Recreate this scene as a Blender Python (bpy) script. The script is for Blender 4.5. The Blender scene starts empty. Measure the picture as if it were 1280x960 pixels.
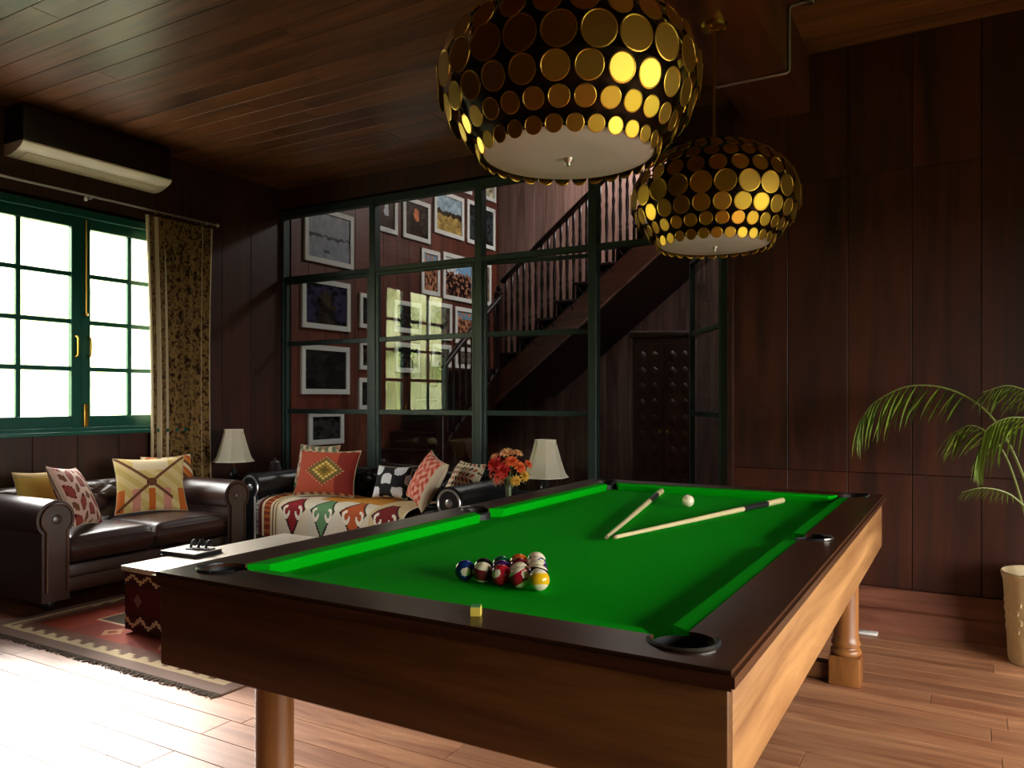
import bpy, bmesh, math, random
from mathutils import Vector, Matrix
random.seed(7)
R = math.radians
PI = math.pi
scn = bpy.context.scene
COL = scn.collection

# ------------------------------------------------------------------ camera
F_PX, HOR, YAW, CAM_H = 980.0, 499.0, R(30.1), 1.315
cam_d = bpy.data.cameras.new('camera')
cam = bpy.data.objects.new('camera', cam_d)
COL.objects.link(cam)
cam.location = (0, 0, CAM_H)
cam.rotation_euler = (R(90), 0, YAW)
cam_d.sensor_width = 36.0
cam_d.lens = F_PX / 1280 * 36.0
cam_d.shift_y = (HOR - 480) / 1280
cam_d.clip_start = 0.02
scn.camera = cam
SN, CS = math.sin(YAW), math.cos(YAW)

# ------------------------------------------------------------------ daylight
world = bpy.data.worlds.new('overcast_daylight')
scn.world = world
world.use_nodes = True
bgn = world.node_tree.nodes['Background']
bgn.inputs['Color'].default_value = (1.0, 0.98, 0.94, 1)
bgn.inputs['Strength'].default_value = 20.0

sun_d = bpy.data.lights.new('hazy_sun', 'SUN')
sun_d.energy = 13.0; sun_d.angle = R(16); sun_d.color = (1.0, 0.95, 0.88)
sun = bpy.data.objects.new('hazy_sun', sun_d); COL.objects.link(sun)
sun.rotation_euler = Vector((2.67, -1.15, -1.60)).to_track_quat('-Z', 'Y').to_euler()
sun.location = (-12, 7, 6)

def portal(name, loc, rot, sx, sy):
    l = bpy.data.lights.new(name, 'AREA')
    l.shape = 'RECTANGLE'; l.size = sx; l.size_y = sy
    l.cycles.is_portal = True
    o = bpy.data.objects.new(name, l); COL.objects.link(o)
    o.location = loc; o.rotation_euler = rot
    return o
XL, XR, YP, YW, YB = -5.87, 3.1, 5.60, 4.95, -1.5      # left wall, right wall, partition, back wall, rear wall
CEIL = 3.38
HX1, HY1, HZ = -0.9, 9.70, 4.95                          # stair hall
WIN = (2.60, 4.44, 1.07, 2.77)                          # left window (y0, y1, z0, z1)
RDOOR = (0.30, 4.10, 0.0, 2.15)                         # garden door in the right wall
SKY_L = (-4.3, -2.4, 8.70, 9.68)                          # skylight over the stairs
portal('daylight_portal_window', (XL - 0.11, (WIN[0] + WIN[1]) / 2, (WIN[2] + WIN[3]) / 2), (0, R(-90), 0), WIN[3] - WIN[2], WIN[1] - WIN[0])
portal('daylight_portal_right_door', (XR + 0.11, (RDOOR[0] + RDOOR[1]) / 2, (RDOOR[2] + RDOOR[3]) / 2), (0, R(90), 0), RDOOR[3], RDOOR[1] - RDOOR[0])
portal('daylight_portal_skylight', ((SKY_L[0] + SKY_L[1]) / 2, (SKY_L[2] + SKY_L[3]) / 2, HZ + 0.12), (0, 0, 0), SKY_L[1] - SKY_L[0], SKY_L[3] - SKY_L[2])

vs = scn.view_settings
vs.view_transform = 'Standard'; vs.look = 'None'; vs.gamma = 1.0; vs.use_curve_mapping = False
vs.exposure = 0.0

# ------------------------------------------------------------------ pixel helpers (directions only; depth from planes)
def ray(px, py):
    t = (px - 640) / F_PX
    return Vector((CS * t - SN, SN * t + CS, (HOR - py) / F_PX))
def on_x(px, py, X):
    r = ray(px, py); k = X / r.x
    return Vector((X, r.y * k, CAM_H + r.z * k))
def on_z(px, py, Z):
    r = ray(px, py); k = (Z - CAM_H) / r.z
    return Vector((r.x * k, r.y * k, Z))

# ------------------------------------------------------------------ materials
def hexc(h):
    h = h.lstrip('#'); out = []
    for i in (0, 2, 4):
        v = int(h[i:i + 2], 16) / 255
        out.append(v / 12.92 if v <= 0.04045 else ((v + 0.055) / 1.055) ** 2.4)
    return tuple(out)
MATS = {}
def new_mat(name):
    m = bpy.data.materials.new(name); m.use_nodes = True
    MATS[name] = m
    return m, m.node_tree, m.node_tree.nodes['Principled BSDF']
def plain(name, col, rough=0.5, metal=0.0, bump=0.0, bscale=60, spec=0.5, var=0.0, **kw):
    m, nt, b = new_mat(name)
    b.inputs['Base Color'].default_value = (*col, 1)
    b.inputs['Roughness'].default_value = rough
    b.inputs['Metallic'].default_value = metal
    b.inputs['Specular IOR Level'].default_value = spec
    for k, v in kw.items():
        b.inputs[k.replace('_', ' ')].default_value = v
    if bump or var:
        tc = nt.nodes.new('ShaderNodeTexCoord')
        n = nt.nodes.new('ShaderNodeTexNoise'); n.inputs['Scale'].default_value = bscale; n.inputs['Detail'].default_value = 4
        nt.links.new(tc.outputs['Object'], n.inputs['Vector'])
        if bump:
            bp = nt.nodes.new('ShaderNodeBump'); bp.inputs['Strength'].default_value = bump; bp.inputs['Distance'].default_value = 0.01
            nt.links.new(n.outputs['Fac'], bp.inputs['Height']); nt.links.new(bp.outputs['Normal'], b.inputs['Normal'])
        if var:
            mx = nt.nodes.new('ShaderNodeMix'); mx.data_type = 'RGBA'
            mx.inputs[6].default_value = (*[c * (1 - var) for c in col], 1)
            mx.inputs[7].default_value = (*[min(1, c * (1 + var)) for c in col], 1)
            nt.links.new(n.outputs['Fac'], mx.inputs[0]); nt.links.new(mx.outputs[2], b.inputs['Base Color'])
    return m
def wood(name, dark, light, axis='X', rough=0.4, grain=9.0, var=0.35, bump=0.15, spec=0.5, coat=0.0):
    m, nt, b = new_mat(name)
    N, L = nt.nodes, nt.links
    tc = N.new('ShaderNodeTexCoord'); oi = N.new('ShaderNodeObjectInfo')
    mul = N.new('ShaderNodeMath'); mul.operation = 'MULTIPLY'; mul.inputs[1].default_value = 37.0
    L.new(oi.outputs['Random'], mul.inputs[0])
    add = N.new('ShaderNodeVectorMath'); add.operation = 'ADD'
    L.new(tc.outputs['Object'], add.inputs[0]); L.new(mul.outputs[0], add.inputs[1])
    mp = N.new('ShaderNodeMapping')
    s = [grain] * 3; s['XYZ'.index(axis)] = grain * 0.09
    mp.inputs['Scale'].default_value = s
    L.new(add.outputs[0], mp.inputs['Vector'])
    n1 = N.new('ShaderNodeTexNoise'); n1.inputs['Scale'].default_value = 1.0; n1.inputs['Detail'].default_value = 7
    n1.inputs['Roughness'].default_value = 0.65; n1.inputs['Distortion'].default_value = 0.9
    L.new(mp.outputs[0], n1.inputs['Vector'])
    rp = N.new('ShaderNodeValToRGB')
    rp.color_ramp.elements[0].position = 0.32; rp.color_ramp.elements[0].color = (*dark, 1)
    rp.color_ramp.elements[1].position = 0.68; rp.color_ramp.elements[1].color = (*light, 1)
    L.new(n1.outputs['Fac'], rp.inputs['Fac'])
    hsv = N.new('ShaderNodeHueSaturation')
    mr = N.new('ShaderNodeMapRange'); mr.inputs[3].default_value = 1 - var; mr.inputs[4].default_value = 1 + var
    L.new(oi.outputs['Random'], mr.inputs[0]); L.new(mr.outputs[0], hsv.inputs['Value'])
    L.new(rp.outputs[0], hsv.inputs['Color']); L.new(hsv.outputs[0], b.inputs['Base Color'])
    bp = N.new('ShaderNodeBump'); bp.inputs['Strength'].default_value = bump; bp.inputs['Distance'].default_value = 0.004
    L.new(n1.outputs['Fac'], bp.inputs['Height']); L.new(bp.outputs[0], b.inputs['Normal'])
    b.inputs['Roughness'].default_value = rough; b.inputs['Specular IOR Level'].default_value = spec
    b.inputs['Coat Weight'].default_value = coat; b.inputs['Coat Roughness'].default_value = 0.15
    return m
def painted(name, rough=0.85, bump=0.25, bscale=320, spec=0.3):
    m, nt, b = new_mat(name)
    N, L = nt.nodes, nt.links
    at = N.new('ShaderNodeAttribute'); at.attribute_name = 'Col'
    tc = N.new('ShaderNodeTexCoord'); n = N.new('ShaderNodeTexNoise'); n.inputs['Scale'].default_value = bscale; n.inputs['Detail'].default_value = 2
    L.new(tc.outputs['Object'], n.inputs['Vector'])
    hs = N.new('ShaderNodeHueSaturation')
    mr = N.new('ShaderNodeMapRange'); mr.inputs[3].default_value = 0.72; mr.inputs[4].default_value = 1.28
    L.new(n.outputs['Fac'], mr.inputs[0]); L.new(mr.outputs[0], hs.inputs['Value'])
    L.new(at.outputs['Color'], hs.inputs['Color']); L.new(hs.outputs[0], b.inputs['Base Color'])
    bp = N.new('ShaderNodeBump'); bp.inputs['Strength'].default_value = bump; bp.inputs['Distance'].default_value = 0.003
    L.new(n.outputs['Fac'], bp.inputs['Height']); L.new(bp.outputs[0], b.inputs['Normal'])
    b.inputs['Roughness'].default_value = rough; b.inputs['Specular IOR Level'].default_value = spec
    return m
def thin_glass(name, tint=(1, 1, 1), f0=0.07, rough=0.0):
    m = bpy.data.materials.new(name); m.use_nodes = True; nt = m.node_tree; nt.nodes.clear()
    N, L = nt.nodes, nt.links
    o = N.new('ShaderNodeOutputMaterial'); t = N.new('ShaderNodeBsdfTransparent'); t.inputs[0].default_value = (*tint, 1)
    g = N.new('ShaderNodeBsdfGlossy'); g.inputs['Roughness'].default_value = rough
    lw = N.new('ShaderNodeLayerWeight'); lw.inputs['Blend'].default_value = 0.5
    pw = N.new('ShaderNodeMath'); pw.operation = 'POWER'; pw.inputs[1].default_value = 5.0
    ma = N.new('ShaderNodeMath'); ma.operation = 'MULTIPLY_ADD'; ma.inputs[1].default_value = 1 - f0; ma.inputs[2].default_value = f0
    mx = N.new('ShaderNodeMixShader')
    L.new(lw.outputs['Facing'], pw.inputs[0]); L.new(pw.outputs[0], ma.inputs[0])
    L.new(ma.outputs[0], mx.inputs[0]); L.new(t.outputs[0], mx.inputs[1]); L.new(g.outputs[0], mx.inputs[2]); L.new(mx.outputs[0], o.inputs[0])
    MATS[name] = m
    return m

M_FLOOR = wood('floor_plank_wood', hexc('844c31'), hexc('c48e68'), 'X', 0.40, 12, 0.14, 0.05, 0.6, 0.0)
M_FLOORGAP = plain('floor_joint_dark', hexc('24130c'), 0.8)
M_CEIL = wood('ceiling_board_wood', hexc('341c0d'), hexc('80532e'), 'X', 0.32, 7, 0.18, 0.12)
M_PANEL = wood('wall_panel_wood_vertical', hexc('1c0903'), hexc('461d09'), 'Z', 0.48, 7, 0.18, 0.08)
M_PANELW = wood('window_wall_panel_wood', hexc('24100a'), hexc('401d10'), 'Z', 0.42, 7, 0.18, 0.08)
M_WALLCORE = plain('wall_core_dark_wood', hexc('0e0503'), 0.9, spec=0.1)
M_TRIMW = wood('skirting_wood', hexc('5a3020'), hexc('905a44'), 'X', 0.42, 9, 0.1, 0.1)
M_DARKTRIM = wood('dark_trim_wood', hexc('200c06'), hexc('3a1a0e'), 'Y', 0.45, 9, 0.1, 0.1)
M_BEAM = wood('beam_wood', hexc('260f06'), hexc('5e3218'), 'Y', 0.4, 6, 0.1, 0.15)
M_HALLW = wood('hall_board_wood', hexc('45190e'), hexc('6e3422'), 'Z', 0.45, 7, 0.2, 0.06)
M_HALLB = wood('stair_wall_board_wood', hexc('66443c'), hexc('a27c70'), 'Z', 0.45, 7, 0.15, 0.06)
M_HALLF = wood('hall_floor_wood', hexc('2a140c'), hexc('4a2a1a'), 'X', 0.5, 8, 0.1)
M_STAIR = wood('stair_dark_wood', hexc('1e0d08'), hexc('3c1c12'), 'X', 0.35, 9, 0.15)
M_STRING = wood('stair_stringer_wood', hexc('50281a'), hexc('7c4832'), 'X', 0.4, 8, 0.1)
M_TABX_SHADE = wood('table_wood_crosswise_shaded', hexc('381d09'), hexc('74491d'), 'X', 0.48, 7, 0.08, 0.1, 0.35)  # darker copy of the table wood: shade on the near apron as colour
M_TABY_LIT = wood('table_wood_lengthwise_lit', hexc('764a26'), hexc('c08e58'), 'Y', 0.36, 7, 0.08, 0.1)  # paler copy of the table wood: light on the side apron as colour
M_RAIL = wood('table_rail_wood', hexc('2e160a'), hexc('53301a'), 'Y', 0.28, 9, 0.05, 0.08)
M_LEG = wood('table_leg_wood', hexc('5c3214'), hexc('9c6532'), 'Z', 0.36, 8, 0.05, 0.1)
M_CLOTH = plain('green_baize', (0.0, 0.42, 0.005), 0.95, bump=0.1, bscale=500, spec=0.05)
M_BLACK = plain('black_leather_pocket', (0.008, 0.008, 0.009), 0.5)
M_PIRON = plain('dark_metal_pocket', (0.25, 0.24, 0.22), 0.35, 1.0)
M_GREEN = plain('green_window_paint', hexc('04493a'), 0.4, spec=0.4)
M_PART = plain('dark_green_partition_paint', hexc('24352f'), 0.45, spec=0.4)
M_GLASSW = thin_glass('window_glass')
M_GLASSP = thin_glass('partition_glass', (0.90, 0.93, 0.92), 0.06)
M_BRASS = plain('brass', hexc('b9903c'), 0.3, 1.0)
M_GOLD = plain('gold_disc_metal', hexc('c2943a'), 0.32, 1.0)
M_BRONZE = plain('dark_bronze', hexc('2c1c10'), 0.5, 0.8)
M_CHROME = plain('brushed_steel', (0.55, 0.55, 0.53), 0.35, 1.0)
M_OPAL = plain('opal_acrylic', (0.82, 0.74, 0.84), 0.25)
M_ACW = plain('cream_plastic', hexc('e6dfc4'), 0.35)
M_ACB = plain('dark_brown_gloss_plastic', hexc('1a0906'), 0.35)
M_ACIN = plain('cream_louvre_plastic', hexc('f2ecca'), 0.4)
M_LEATHER = plain('brown_leather', hexc('3a2622'), 0.32, bump=0.12, bscale=180, var=0.2, spec=0.8, Coat_Weight=0.35, Coat_Roughness=0.3)
M_LEATHERB = plain('black_leather', (0.012, 0.012, 0.013), 0.27, bump=0.1, bscale=180)
M_NAILB = plain('antique_nailhead', hexc('5a4030'), 0.35, 0.9)
M_NAILS = plain('silver_nailhead', (0.6, 0.6, 0.6), 0.3, 0.9)
M_SHADE = plain('cream_lamp_shade_fabric', hexc('e9e2cb'), 0.9, bump=0.1, bscale=300, spec=0.1)
M_LAMPB = plain('black_lamp_ceramic', (0.01, 0.01, 0.01), 0.25)
M_SIDET = plain('black_lacquer', (0.01, 0.009, 0.009), 0.3)
M_POT = plain('cream_glazed_pot', hexc('dac092'), 0.5, bump=0.35, bscale=25, var=0.15)
M_SOIL = plain('potting_soil', hexc('1a110a'), 0.95)
M_LEAF = plain('palm_leaf_green', hexc('6a8228'), 0.45, spec=0.4, var=0.4, bscale=8)
M_RACHIS = plain('palm_stem_green', hexc('6f7a38'), 0.5)
M_CTOP = plain('pale_limed_wood', hexc('d8cdbc'), 0.3, var=0.12, bscale=14, bump=0.05)
M_TEX = painted('woven_kilim')
M_PRINT = painted('photo_print', 0.25, 0.0, 10, 0.4)
M_BALL = painted('glossy_pool_ball', 0.08, 0.0, 5, 0.6)
M_FRAMEW = plain('white_picture_frame', hexc('dcd8d2'), 0.5)
M_FRAMEBK = plain('picture_backing', (0.02, 0.02, 0.02), 0.8)
M_LINING = plain('cream_curtain_lining', hexc('bfae8c'), 0.9)
def floral(name):
    m, nt, b = new_mat(name); N, L = nt.nodes, nt.links
    tc = N.new('ShaderNodeTexCoord'); mp = N.new('ShaderNodeMapping'); mp.inputs['Scale'].default_value = (0.3, 1.7, 1.0)
    L.new(tc.outputs['Object'], mp.inputs['Vector'])
    n1 = N.new('ShaderNodeTexNoise'); n1.inputs['Scale'].default_value = 17; n1.inputs['Detail'].default_value = 3; n1.inputs['Distortion'].default_value = 1.6
    n2 = N.new('ShaderNodeTexVoronoi'); n2.inputs['Scale'].default_value = 26
    L.new(mp.outputs[0], n1.inputs['Vector']); L.new(mp.outputs[0], n2.inputs['Vector'])
    md = N.new('ShaderNodeMath'); md.operation = 'MULTIPLY_ADD'; md.inputs[1].default_value = 0.18; L.new(n2.outputs['Distance'], md.inputs[0]); L.new(n1.outputs['Fac'], md.inputs[2])
    rp = N.new('ShaderNodeValToRGB'); cr = rp.color_ramp
    cr.elements[0].position = 0.44; cr.elements[0].color = (*hexc('2a180b'), 1)
    cr.elements[1].position = 0.66; cr.elements[1].color = (*hexc('7c6238'), 1)
    e = cr.elements.new(0.53); e.color = (*hexc('503a20'), 1)
    e = cr.elements.new(0.57); e.color = (*hexc('6a5230'), 1)
    L.new(md.outputs[0], rp.inputs['Fac']); L.new(rp.outputs[0], b.inputs['Base Color'])
    b.inputs['Roughness'].default_value = 0.9; b.inputs['Specular IOR Level'].default_value = 0.15
    return m
M_CURTAIN = floral('floral_curtain_cloth')
M_MAPLE = plain('pale_maple_cue', hexc('e3cf9c'), 0.3, var=0.1, bscale=20)
M_TIPL = plain('leather_cue_tip', hexc('b89a70'), 0.8)
M_CUEDK = plain('dark_cue_wrap', (0.012, 0.012, 0.012), 0.5)
M_CHALKW = plain('chalk_yellow_wrapper', hexc('d8c04a'), 0.6)
M_CHALKT = plain('green_chalk', hexc('4f9a5a'), 0.95)
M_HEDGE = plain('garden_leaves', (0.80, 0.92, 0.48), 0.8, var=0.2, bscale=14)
M_GROUND = plain('pale_bounce_paving', hexc('d0cabc'), 0.9, var=0.1, bscale=6)
M_LAWN = plain('lawn_grass', (0.05, 0.085, 0.025), 0.95, var=0.3, bscale=30, spec=0.1)
M_WHITE = plain('white_plastic', hexc('e8e6e0'), 0.4)
M_FRINGE = plain('rug_fringe_yarn', hexc('5a4a3a'), 0.95)
M_FRINGEW = plain('white_fringe_yarn', hexc('d8d2c4'), 0.95)
M_PAPER = plain('white_book_cover', hexc('dcd6cc'), 0.4)
M_DKBLUE = plain('dark_book_board', hexc('14151a'), 0.5)
M_GLASSJ = thin_glass('jar_glass', (0.85, 0.87, 0.9), 0.06)
M_CARVE = wood('carved_dark_teak', hexc('1a0b06'), hexc('3a1c10'), 'Z', 0.4, 9, 0.05)
M_STEM = plain('flower_stem_green', hexc('7c9a55'), 0.6)

# ------------------------------------------------------------------ mesh helpers
def finish(name, me, mat, parent=None, smooth=True, ang=35):
    if mat is not None: me.materials.append(mat)
    if smooth:
        me.shade_smooth(); me.set_sharp_from_angle(angle=R(ang))
    o = bpy.data.objects.new(name, me); COL.objects.link(o)
    if parent is not None: o.parent = parent
    return o
def obj(name, bm, mat, parent=None, smooth=True, ang=35):
    bmesh.ops.recalc_face_normals(bm, faces=bm.faces[:])
    me = bpy.data.meshes.new(name); bm.to_mesh(me); bm.free()
    return finish(name, me, mat, parent, smooth, ang)
def box(x0, x1, y0, y1, z0, z1, bevel=0.0, seg=2, bm=None):
    t = bmesh.new()
    bmesh.ops.create_cube(t, size=1.0)
    for v in t.verts:
        v.co = Vector(((x0 + x1) / 2 + v.co.x * (x1 - x0), (y0 + y1) / 2 + v.co.y * (y1 - y0), (z0 + z1) / 2 + v.co.z * (z1 - z0)))
    if bevel: bmesh.ops.bevel(t, geom=t.edges[:], offset=bevel, segments=seg, affect='EDGES', profile=0.5)
    if bm is None: return t
    merge(bm, t); return bm
def merge(bm, t):
    me = bpy.data.meshes.new('tmp'); t.to_mesh(me); t.free(); bm.from_mesh(me); bpy.data.meshes.remove(me)
def lathe(prof, seg=24, bm=None, cx=0, cy=0, cz=0):
    b = bm or bmesh.new(); rings = []
    for r, z in prof:
        if r < 1e-5: rings.append([b.verts.new((cx, cy, cz + z))])
        else: rings.append([b.verts.new((cx + r * math.cos(2 * PI * i / seg), cy + r * math.sin(2 * PI * i / seg), cz + z)) for i in range(seg)])
    for a, c in zip(rings, rings[1:]):
        for i in range(seg):
            j = (i + 1) % seg
            if len(a) == 1 and len(c) == 1: continue
            if len(a) == 1: b.faces.new((a[0], c[i], c[j]))
            elif len(c) == 1: b.faces.new((a[i], a[j], c[0]))
            else: b.faces.new((a[i], a[j], c[j], c[i]))
    for rg, e in ((rings[0], 0), (rings[-1], 1)):
        if len(rg) > 2: b.faces.new(rg if e else rg[::-1])
    return b
def tube(pts, rad, seg=8, bm=None, closed=False, cap=True):
    b = bm or bmesh.new(); pts = [Vector(p) for p in pts]; n = len(pts)
    rads = rad if isinstance(rad, (list, tuple)) else [rad] * n
    rings = []; up = None
    for i, p in enumerate(pts):
        if closed: t = pts[(i + 1) % n] - pts[i - 1]
        else: t = pts[min(i + 1, n - 1)] - pts[max(i - 1, 0)]
        t.normalize()
        if up is None: up = t.orthogonal().normalized()
        up = (up - t * up.dot(t))
        up = up.normalized() if up.length > 1e-6 else t.orthogonal().normalized()
        s = t.cross(up)
        rings.append([b.verts.new(p + (up * math.cos(2 * PI * k / seg) + s * math.sin(2 * PI * k / seg)) * rads[i]) for k in range(seg)])
    m = n if closed else n - 1
    for i in range(m):
        a, c = rings[i], rings[(i + 1) % n]
        for k in range(seg): b.faces.new((a[k], a[(k + 1) % seg], c[(k + 1) % seg], c[k]))
    if not closed and cap:
        b.faces.new(rings[0][::-1]); b.faces.new(rings[-1])
    return b
def prism(poly, axis, a, c, bm=None):
    """poly of 2D points extruded along axis from a to c; for X: (y,z), Y: (x,z), Z: (x,y)"""
    b = bm or bmesh.new()
    def mk(p, t): return {'X': (t, p[0], p[1]), 'Y': (p[0], t, p[1]), 'Z': (p[0], p[1], t)}[axis]
    A = [b.verts.new(mk(p, a)) for p in poly]; C = [b.verts.new(mk(p, c)) for p in poly]; n = len(poly)
    b.faces.new(A); b.faces.new(C[::-1])
    for i in range(n): b.faces.new((A[i], A[(i + 1) % n], C[(i + 1) % n], C[i]))
    return b
def grid(name, nu, nv, fpos, mat, parent=None, fcol=None, wrap_u=False, smooth=True, ang=60, both=None):
    """surface from fpos(u,v); face colours from fcol(u,v); both = second position function for a back skin joined along the rim"""
    V, Fc, cols = [], [], []
    def skin(fp, flip):
        off = len(V)
        for j in range(nv + 1):
            for i in range(nu + 1): V.append(tuple(fp(i / nu, j / nv)))
        for j in range(nv):
            for i in range(nu):
                a = off + j * (nu + 1) + i
                q = (a, a + 1, a + nu + 2, a + nu + 1)
                Fc.append(q[::-1] if flip else q)
                if fcol: cols.append(fcol((i + 0.5) / nu, (j + 0.5) / nv))
        return off
    o1 = skin(fpos, False)
    if both:
        o2 = skin(both, True)
        def idx(o, i, j): return o + j * (nu + 1) + i
        rim = [(i, 0) for i in range(nu)] + [(nu, j) for j in range(nv)] + [(i, nv) for i in range(nu, 0, -1)] + [(0, j) for j in range(nv, 0, -1)]
        for k in range(len(rim)):
            p, q = rim[k], rim[(k + 1) % len(rim)]
            Fc.append((idx(o1, *q), idx(o1, *p), idx(o2, *p), idx(o2, *q)))
            if fcol: cols.append(fcol(min(max(p[0] / nu, .01), .99), min(max(p[1] / nv, .01), .99)))
    me = bpy.data.meshes.new(name); me.from_pydata(V, [], Fc)
    if fcol:
        ca = me.color_attributes.new('Col', 'FLOAT_COLOR', 'CORNER')
        data = []
        for f, c in zip(Fc, cols): data.extend([c[0], c[1], c[2], 1.0] * len(f))
        ca.data.foreach_set('color', data)
    me.update()
    return finish(name, me, mat, parent, smooth, ang)
def spline(pts, n):
    P = [Vector(p) for p in pts]; P = [2 * P[0] - P[1]] + P + [2 * P[-1] - P[-2]]; out = []
    m = len(P) - 3
    for k in range(n + 1):
        t = k / n * m; i = min(int(t), m - 1); f = t - i
        a, b, c, d = P[i:i + 4]
        out.append(0.5 * ((2 * b) + (c - a) * f + (2 * a - 5 * b + 4 * c - d) * f * f + (3 * b - a - 3 * c + d) * f ** 3))
    return out
def tag(o, label, cat, group=None):
    o['label'] = label; o['category'] = cat
    if group: o['group'] = group
    return o
def thing(name, label, cat, loc=(0, 0, 0), rz=0.0, group=None):
    o = bpy.data.objects.new(name, None); COL.objects.link(o)
    o.empty_display_size = 0.1; o.location = loc; o.rotation_euler = (0, 0, rz)
    return tag(o, label, cat, group)
def struct(name, bm, mat, label, cat):
    o = obj(name, bm, mat) if bm is not None else bpy.data.objects.new(name, None)
    if bm is None: COL.objects.link(o)
    o['kind'] = 'structure'; o['label'] = label; o['category'] = cat
    return o
def copy_part(src, parent, mat_basis):
    c = src.copy(); COL.objects.link(c); c.parent = parent; c.matrix_basis = mat_basis
    return c

# ------------------------------------------------------------------ room shell
_board = {}
def board(name, x0, x1, y0, y1, z0, z1, mat, parent, bev=0.0015):
    """one board with its own softened edges, mesh shared between boards of one size"""
    key = (name, mat.name, round(x1 - x0, 3), round(y1 - y0, 3), round(z1 - z0, 3))
    if key in _board:
        o = bpy.data.objects.new(name, _board[key]); COL.objects.link(o); o.parent = parent
    else:
        hx, hy, hz = (x1 - x0) / 2, (y1 - y0) / 2, (z1 - z0) / 2
        o = obj(name, box(-hx, hx, -hy, hy, -hz, hz, bev, 1), mat, parent)
        _board[key] = o.data
    o.location = ((x0 + x1) / 2, (y0 + y1) / 2, (z0 + z1) / 2)
    return o

floor = struct('floor', box(XL - 0.2, XR + 0.2, YB - 0.2, YP + 0.05, -0.12, -0.012), M_FLOORGAP, 'reddish brown polished plank floor of the billiard room', 'floor')
PW = 0.148
yy, row = YB, 0
while yy < YP - 0.01:
    x = XL - random.random() * 1.6
    while x < XR:
        ln = random.choice((1.7, 2.05, 2.4))
        a, c = max(x, XL), min(x + ln, XR)
        if c - a > 0.05: board('floor_plank', a + 0.0012, c - 0.0012, yy + 0.0012, min(yy + PW, YP) - 0.0012, -0.012, 0.0, M_FLOOR, floor, 0.0012)
        x += ln
    yy += PW; row += 1
ceiling = struct('ceiling', box(XL - 0.2, XR + 0.2, YB - 0.2, YP + 0.08, CEIL + 0.014, CEIL + 0.12), M_WALLCORE, 'varnished timber board ceiling over the billiard room', 'ceiling')
CW = 0.165
yy = YB
while yy < YP - 0.01:
    x = XL - random.random() * 2.0
    while x < XR:
        ln = random.choice((3.1, 3.6))
        a, c = max(x, XL), min(x + ln, XR)
        if c - a > 0.05: board('ceiling_board', a + 0.002, c - 0.002, yy + 0.002, min(yy + CW, YP) - 0.002, CEIL, CEIL + 0.014, M_CEIL, ceiling, 0.0008)
        x += ln
    yy += CW

def wall_with_holes(fixed, a0, a1, z0, z1, holes, thick, axis):
    """wall slab in plane axis=fixed, outward thickness `thick` (signed), rectangular holes (a0,a1,z0,z1)"""
    b = bmesh.new(); cuts = sorted({a0, a1, *[h[0] for h in holes], *[h[1] for h in holes]})
    for p, q in zip(cuts, cuts[1:]):
        hs = sorted([h for h in holes if h[0] <= p + 1e-6 and h[1] >= q - 1e-6], key=lambda h: h[2])
        z = z0
        spans = []
        for h in hs:
            if h[2] > z + 1e-6: spans.append((z, h[2]))
            z = h[3]
        if z < z1 - 1e-6: spans.append((z, z1))
        for s, e in spans:
            f0, f1 = sorted((fixed, fixed + thick))
            if axis == 'X': box(f0, f1, p, q, s, e, bm=b)
            else: box(p, q, f0, f1, s, e, bm=b)
    return b
PT = 0.005   # how proud a wall board stands
wl = struct('wall_left', wall_with_holes(XL - PT, YB - 0.2, YP + 0.0, 0, CEIL + 0.1, [WIN], -0.2, 'X'), M_WALLCORE, 'dark panelled window wall behind the brown leather sofa', 'wall')
wb = struct('wall_back', box(-1.27, XR + 0.2, YW + PT, YP + 0.1, 0, CEIL + 0.1), M_WALLCORE, 'dark red-brown panelled wall behind the billiard table and palm', 'wall')
wr = struct('wall_right', wall_with_holes(XR + PT, YB - 0.2, YW + PT, 0, CEIL + 0.1, [RDOOR], 0.2, 'X'), M_WALLCORE, 'dark panelled side wall with the open garden doorway', 'wall')
wf = struct('wall_rear', box(XL - 0.2, XR + 0.2, YB - 0.2, YB, 0, CEIL + 0.1), M_WALLCORE, 'dark panelled wall behind the viewer', 'wall')
wp = struct('wall_partition', box(XL, -1.27, YP - 0.03, YP + 0.09, 3.17, HZ), M_WALLCORE, 'dark timber wall band above the glazed partition', 'wall')
board('wall_panel', XL, -1.27, YP - 0.042, YP - 0.031, 3.19, CEIL, M_PANEL, wp)
G = 0.0022
def strips(a0, a1, start, step):
    out = []; s = start
    while s > a0: s -= step
    while s < a1:
        p, q = max(s, a0), min(s + step, a1)
        if q - p > 0.02: out.append((p, q))
        s += step
    return out
for p, q in strips(-1.27, XR, -1.27, 0.335):
    for s, e in ((0.24, 0.89), (0.89, 2.62), (2.62, CEIL)):
        board('wall_panel', p + G, q - G, YW, YW + PT, s + 0.0015, e - 0.0015, M_PANEL, wb)
def hole_spans(p, q, holes, z0, z1, marg=0.0):
    sp = [(z0, z1)]
    for h in holes:
        if h[0] < q - 1e-4 and h[1] > p + 1e-4:
            n = []
            for s, e in sp:
                if h[2] - marg > s: n.append((s, min(e, h[2] - marg)))
                if h[3] + marg < e: n.append((max(s, h[3] + marg), e))
            sp = n
    return [(s, e) for s, e in sp if e - s > 0.03]
def cut_strips(a0, a1, start, step, holes):
    out = []
    for p, q in strips(a0, a1, start, step):
        cs = sorted({p, q, *[c for h in holes for c in h[:2] if p < c < q]})
        out += list(zip(cs, cs[1:]))
    return out
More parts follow.
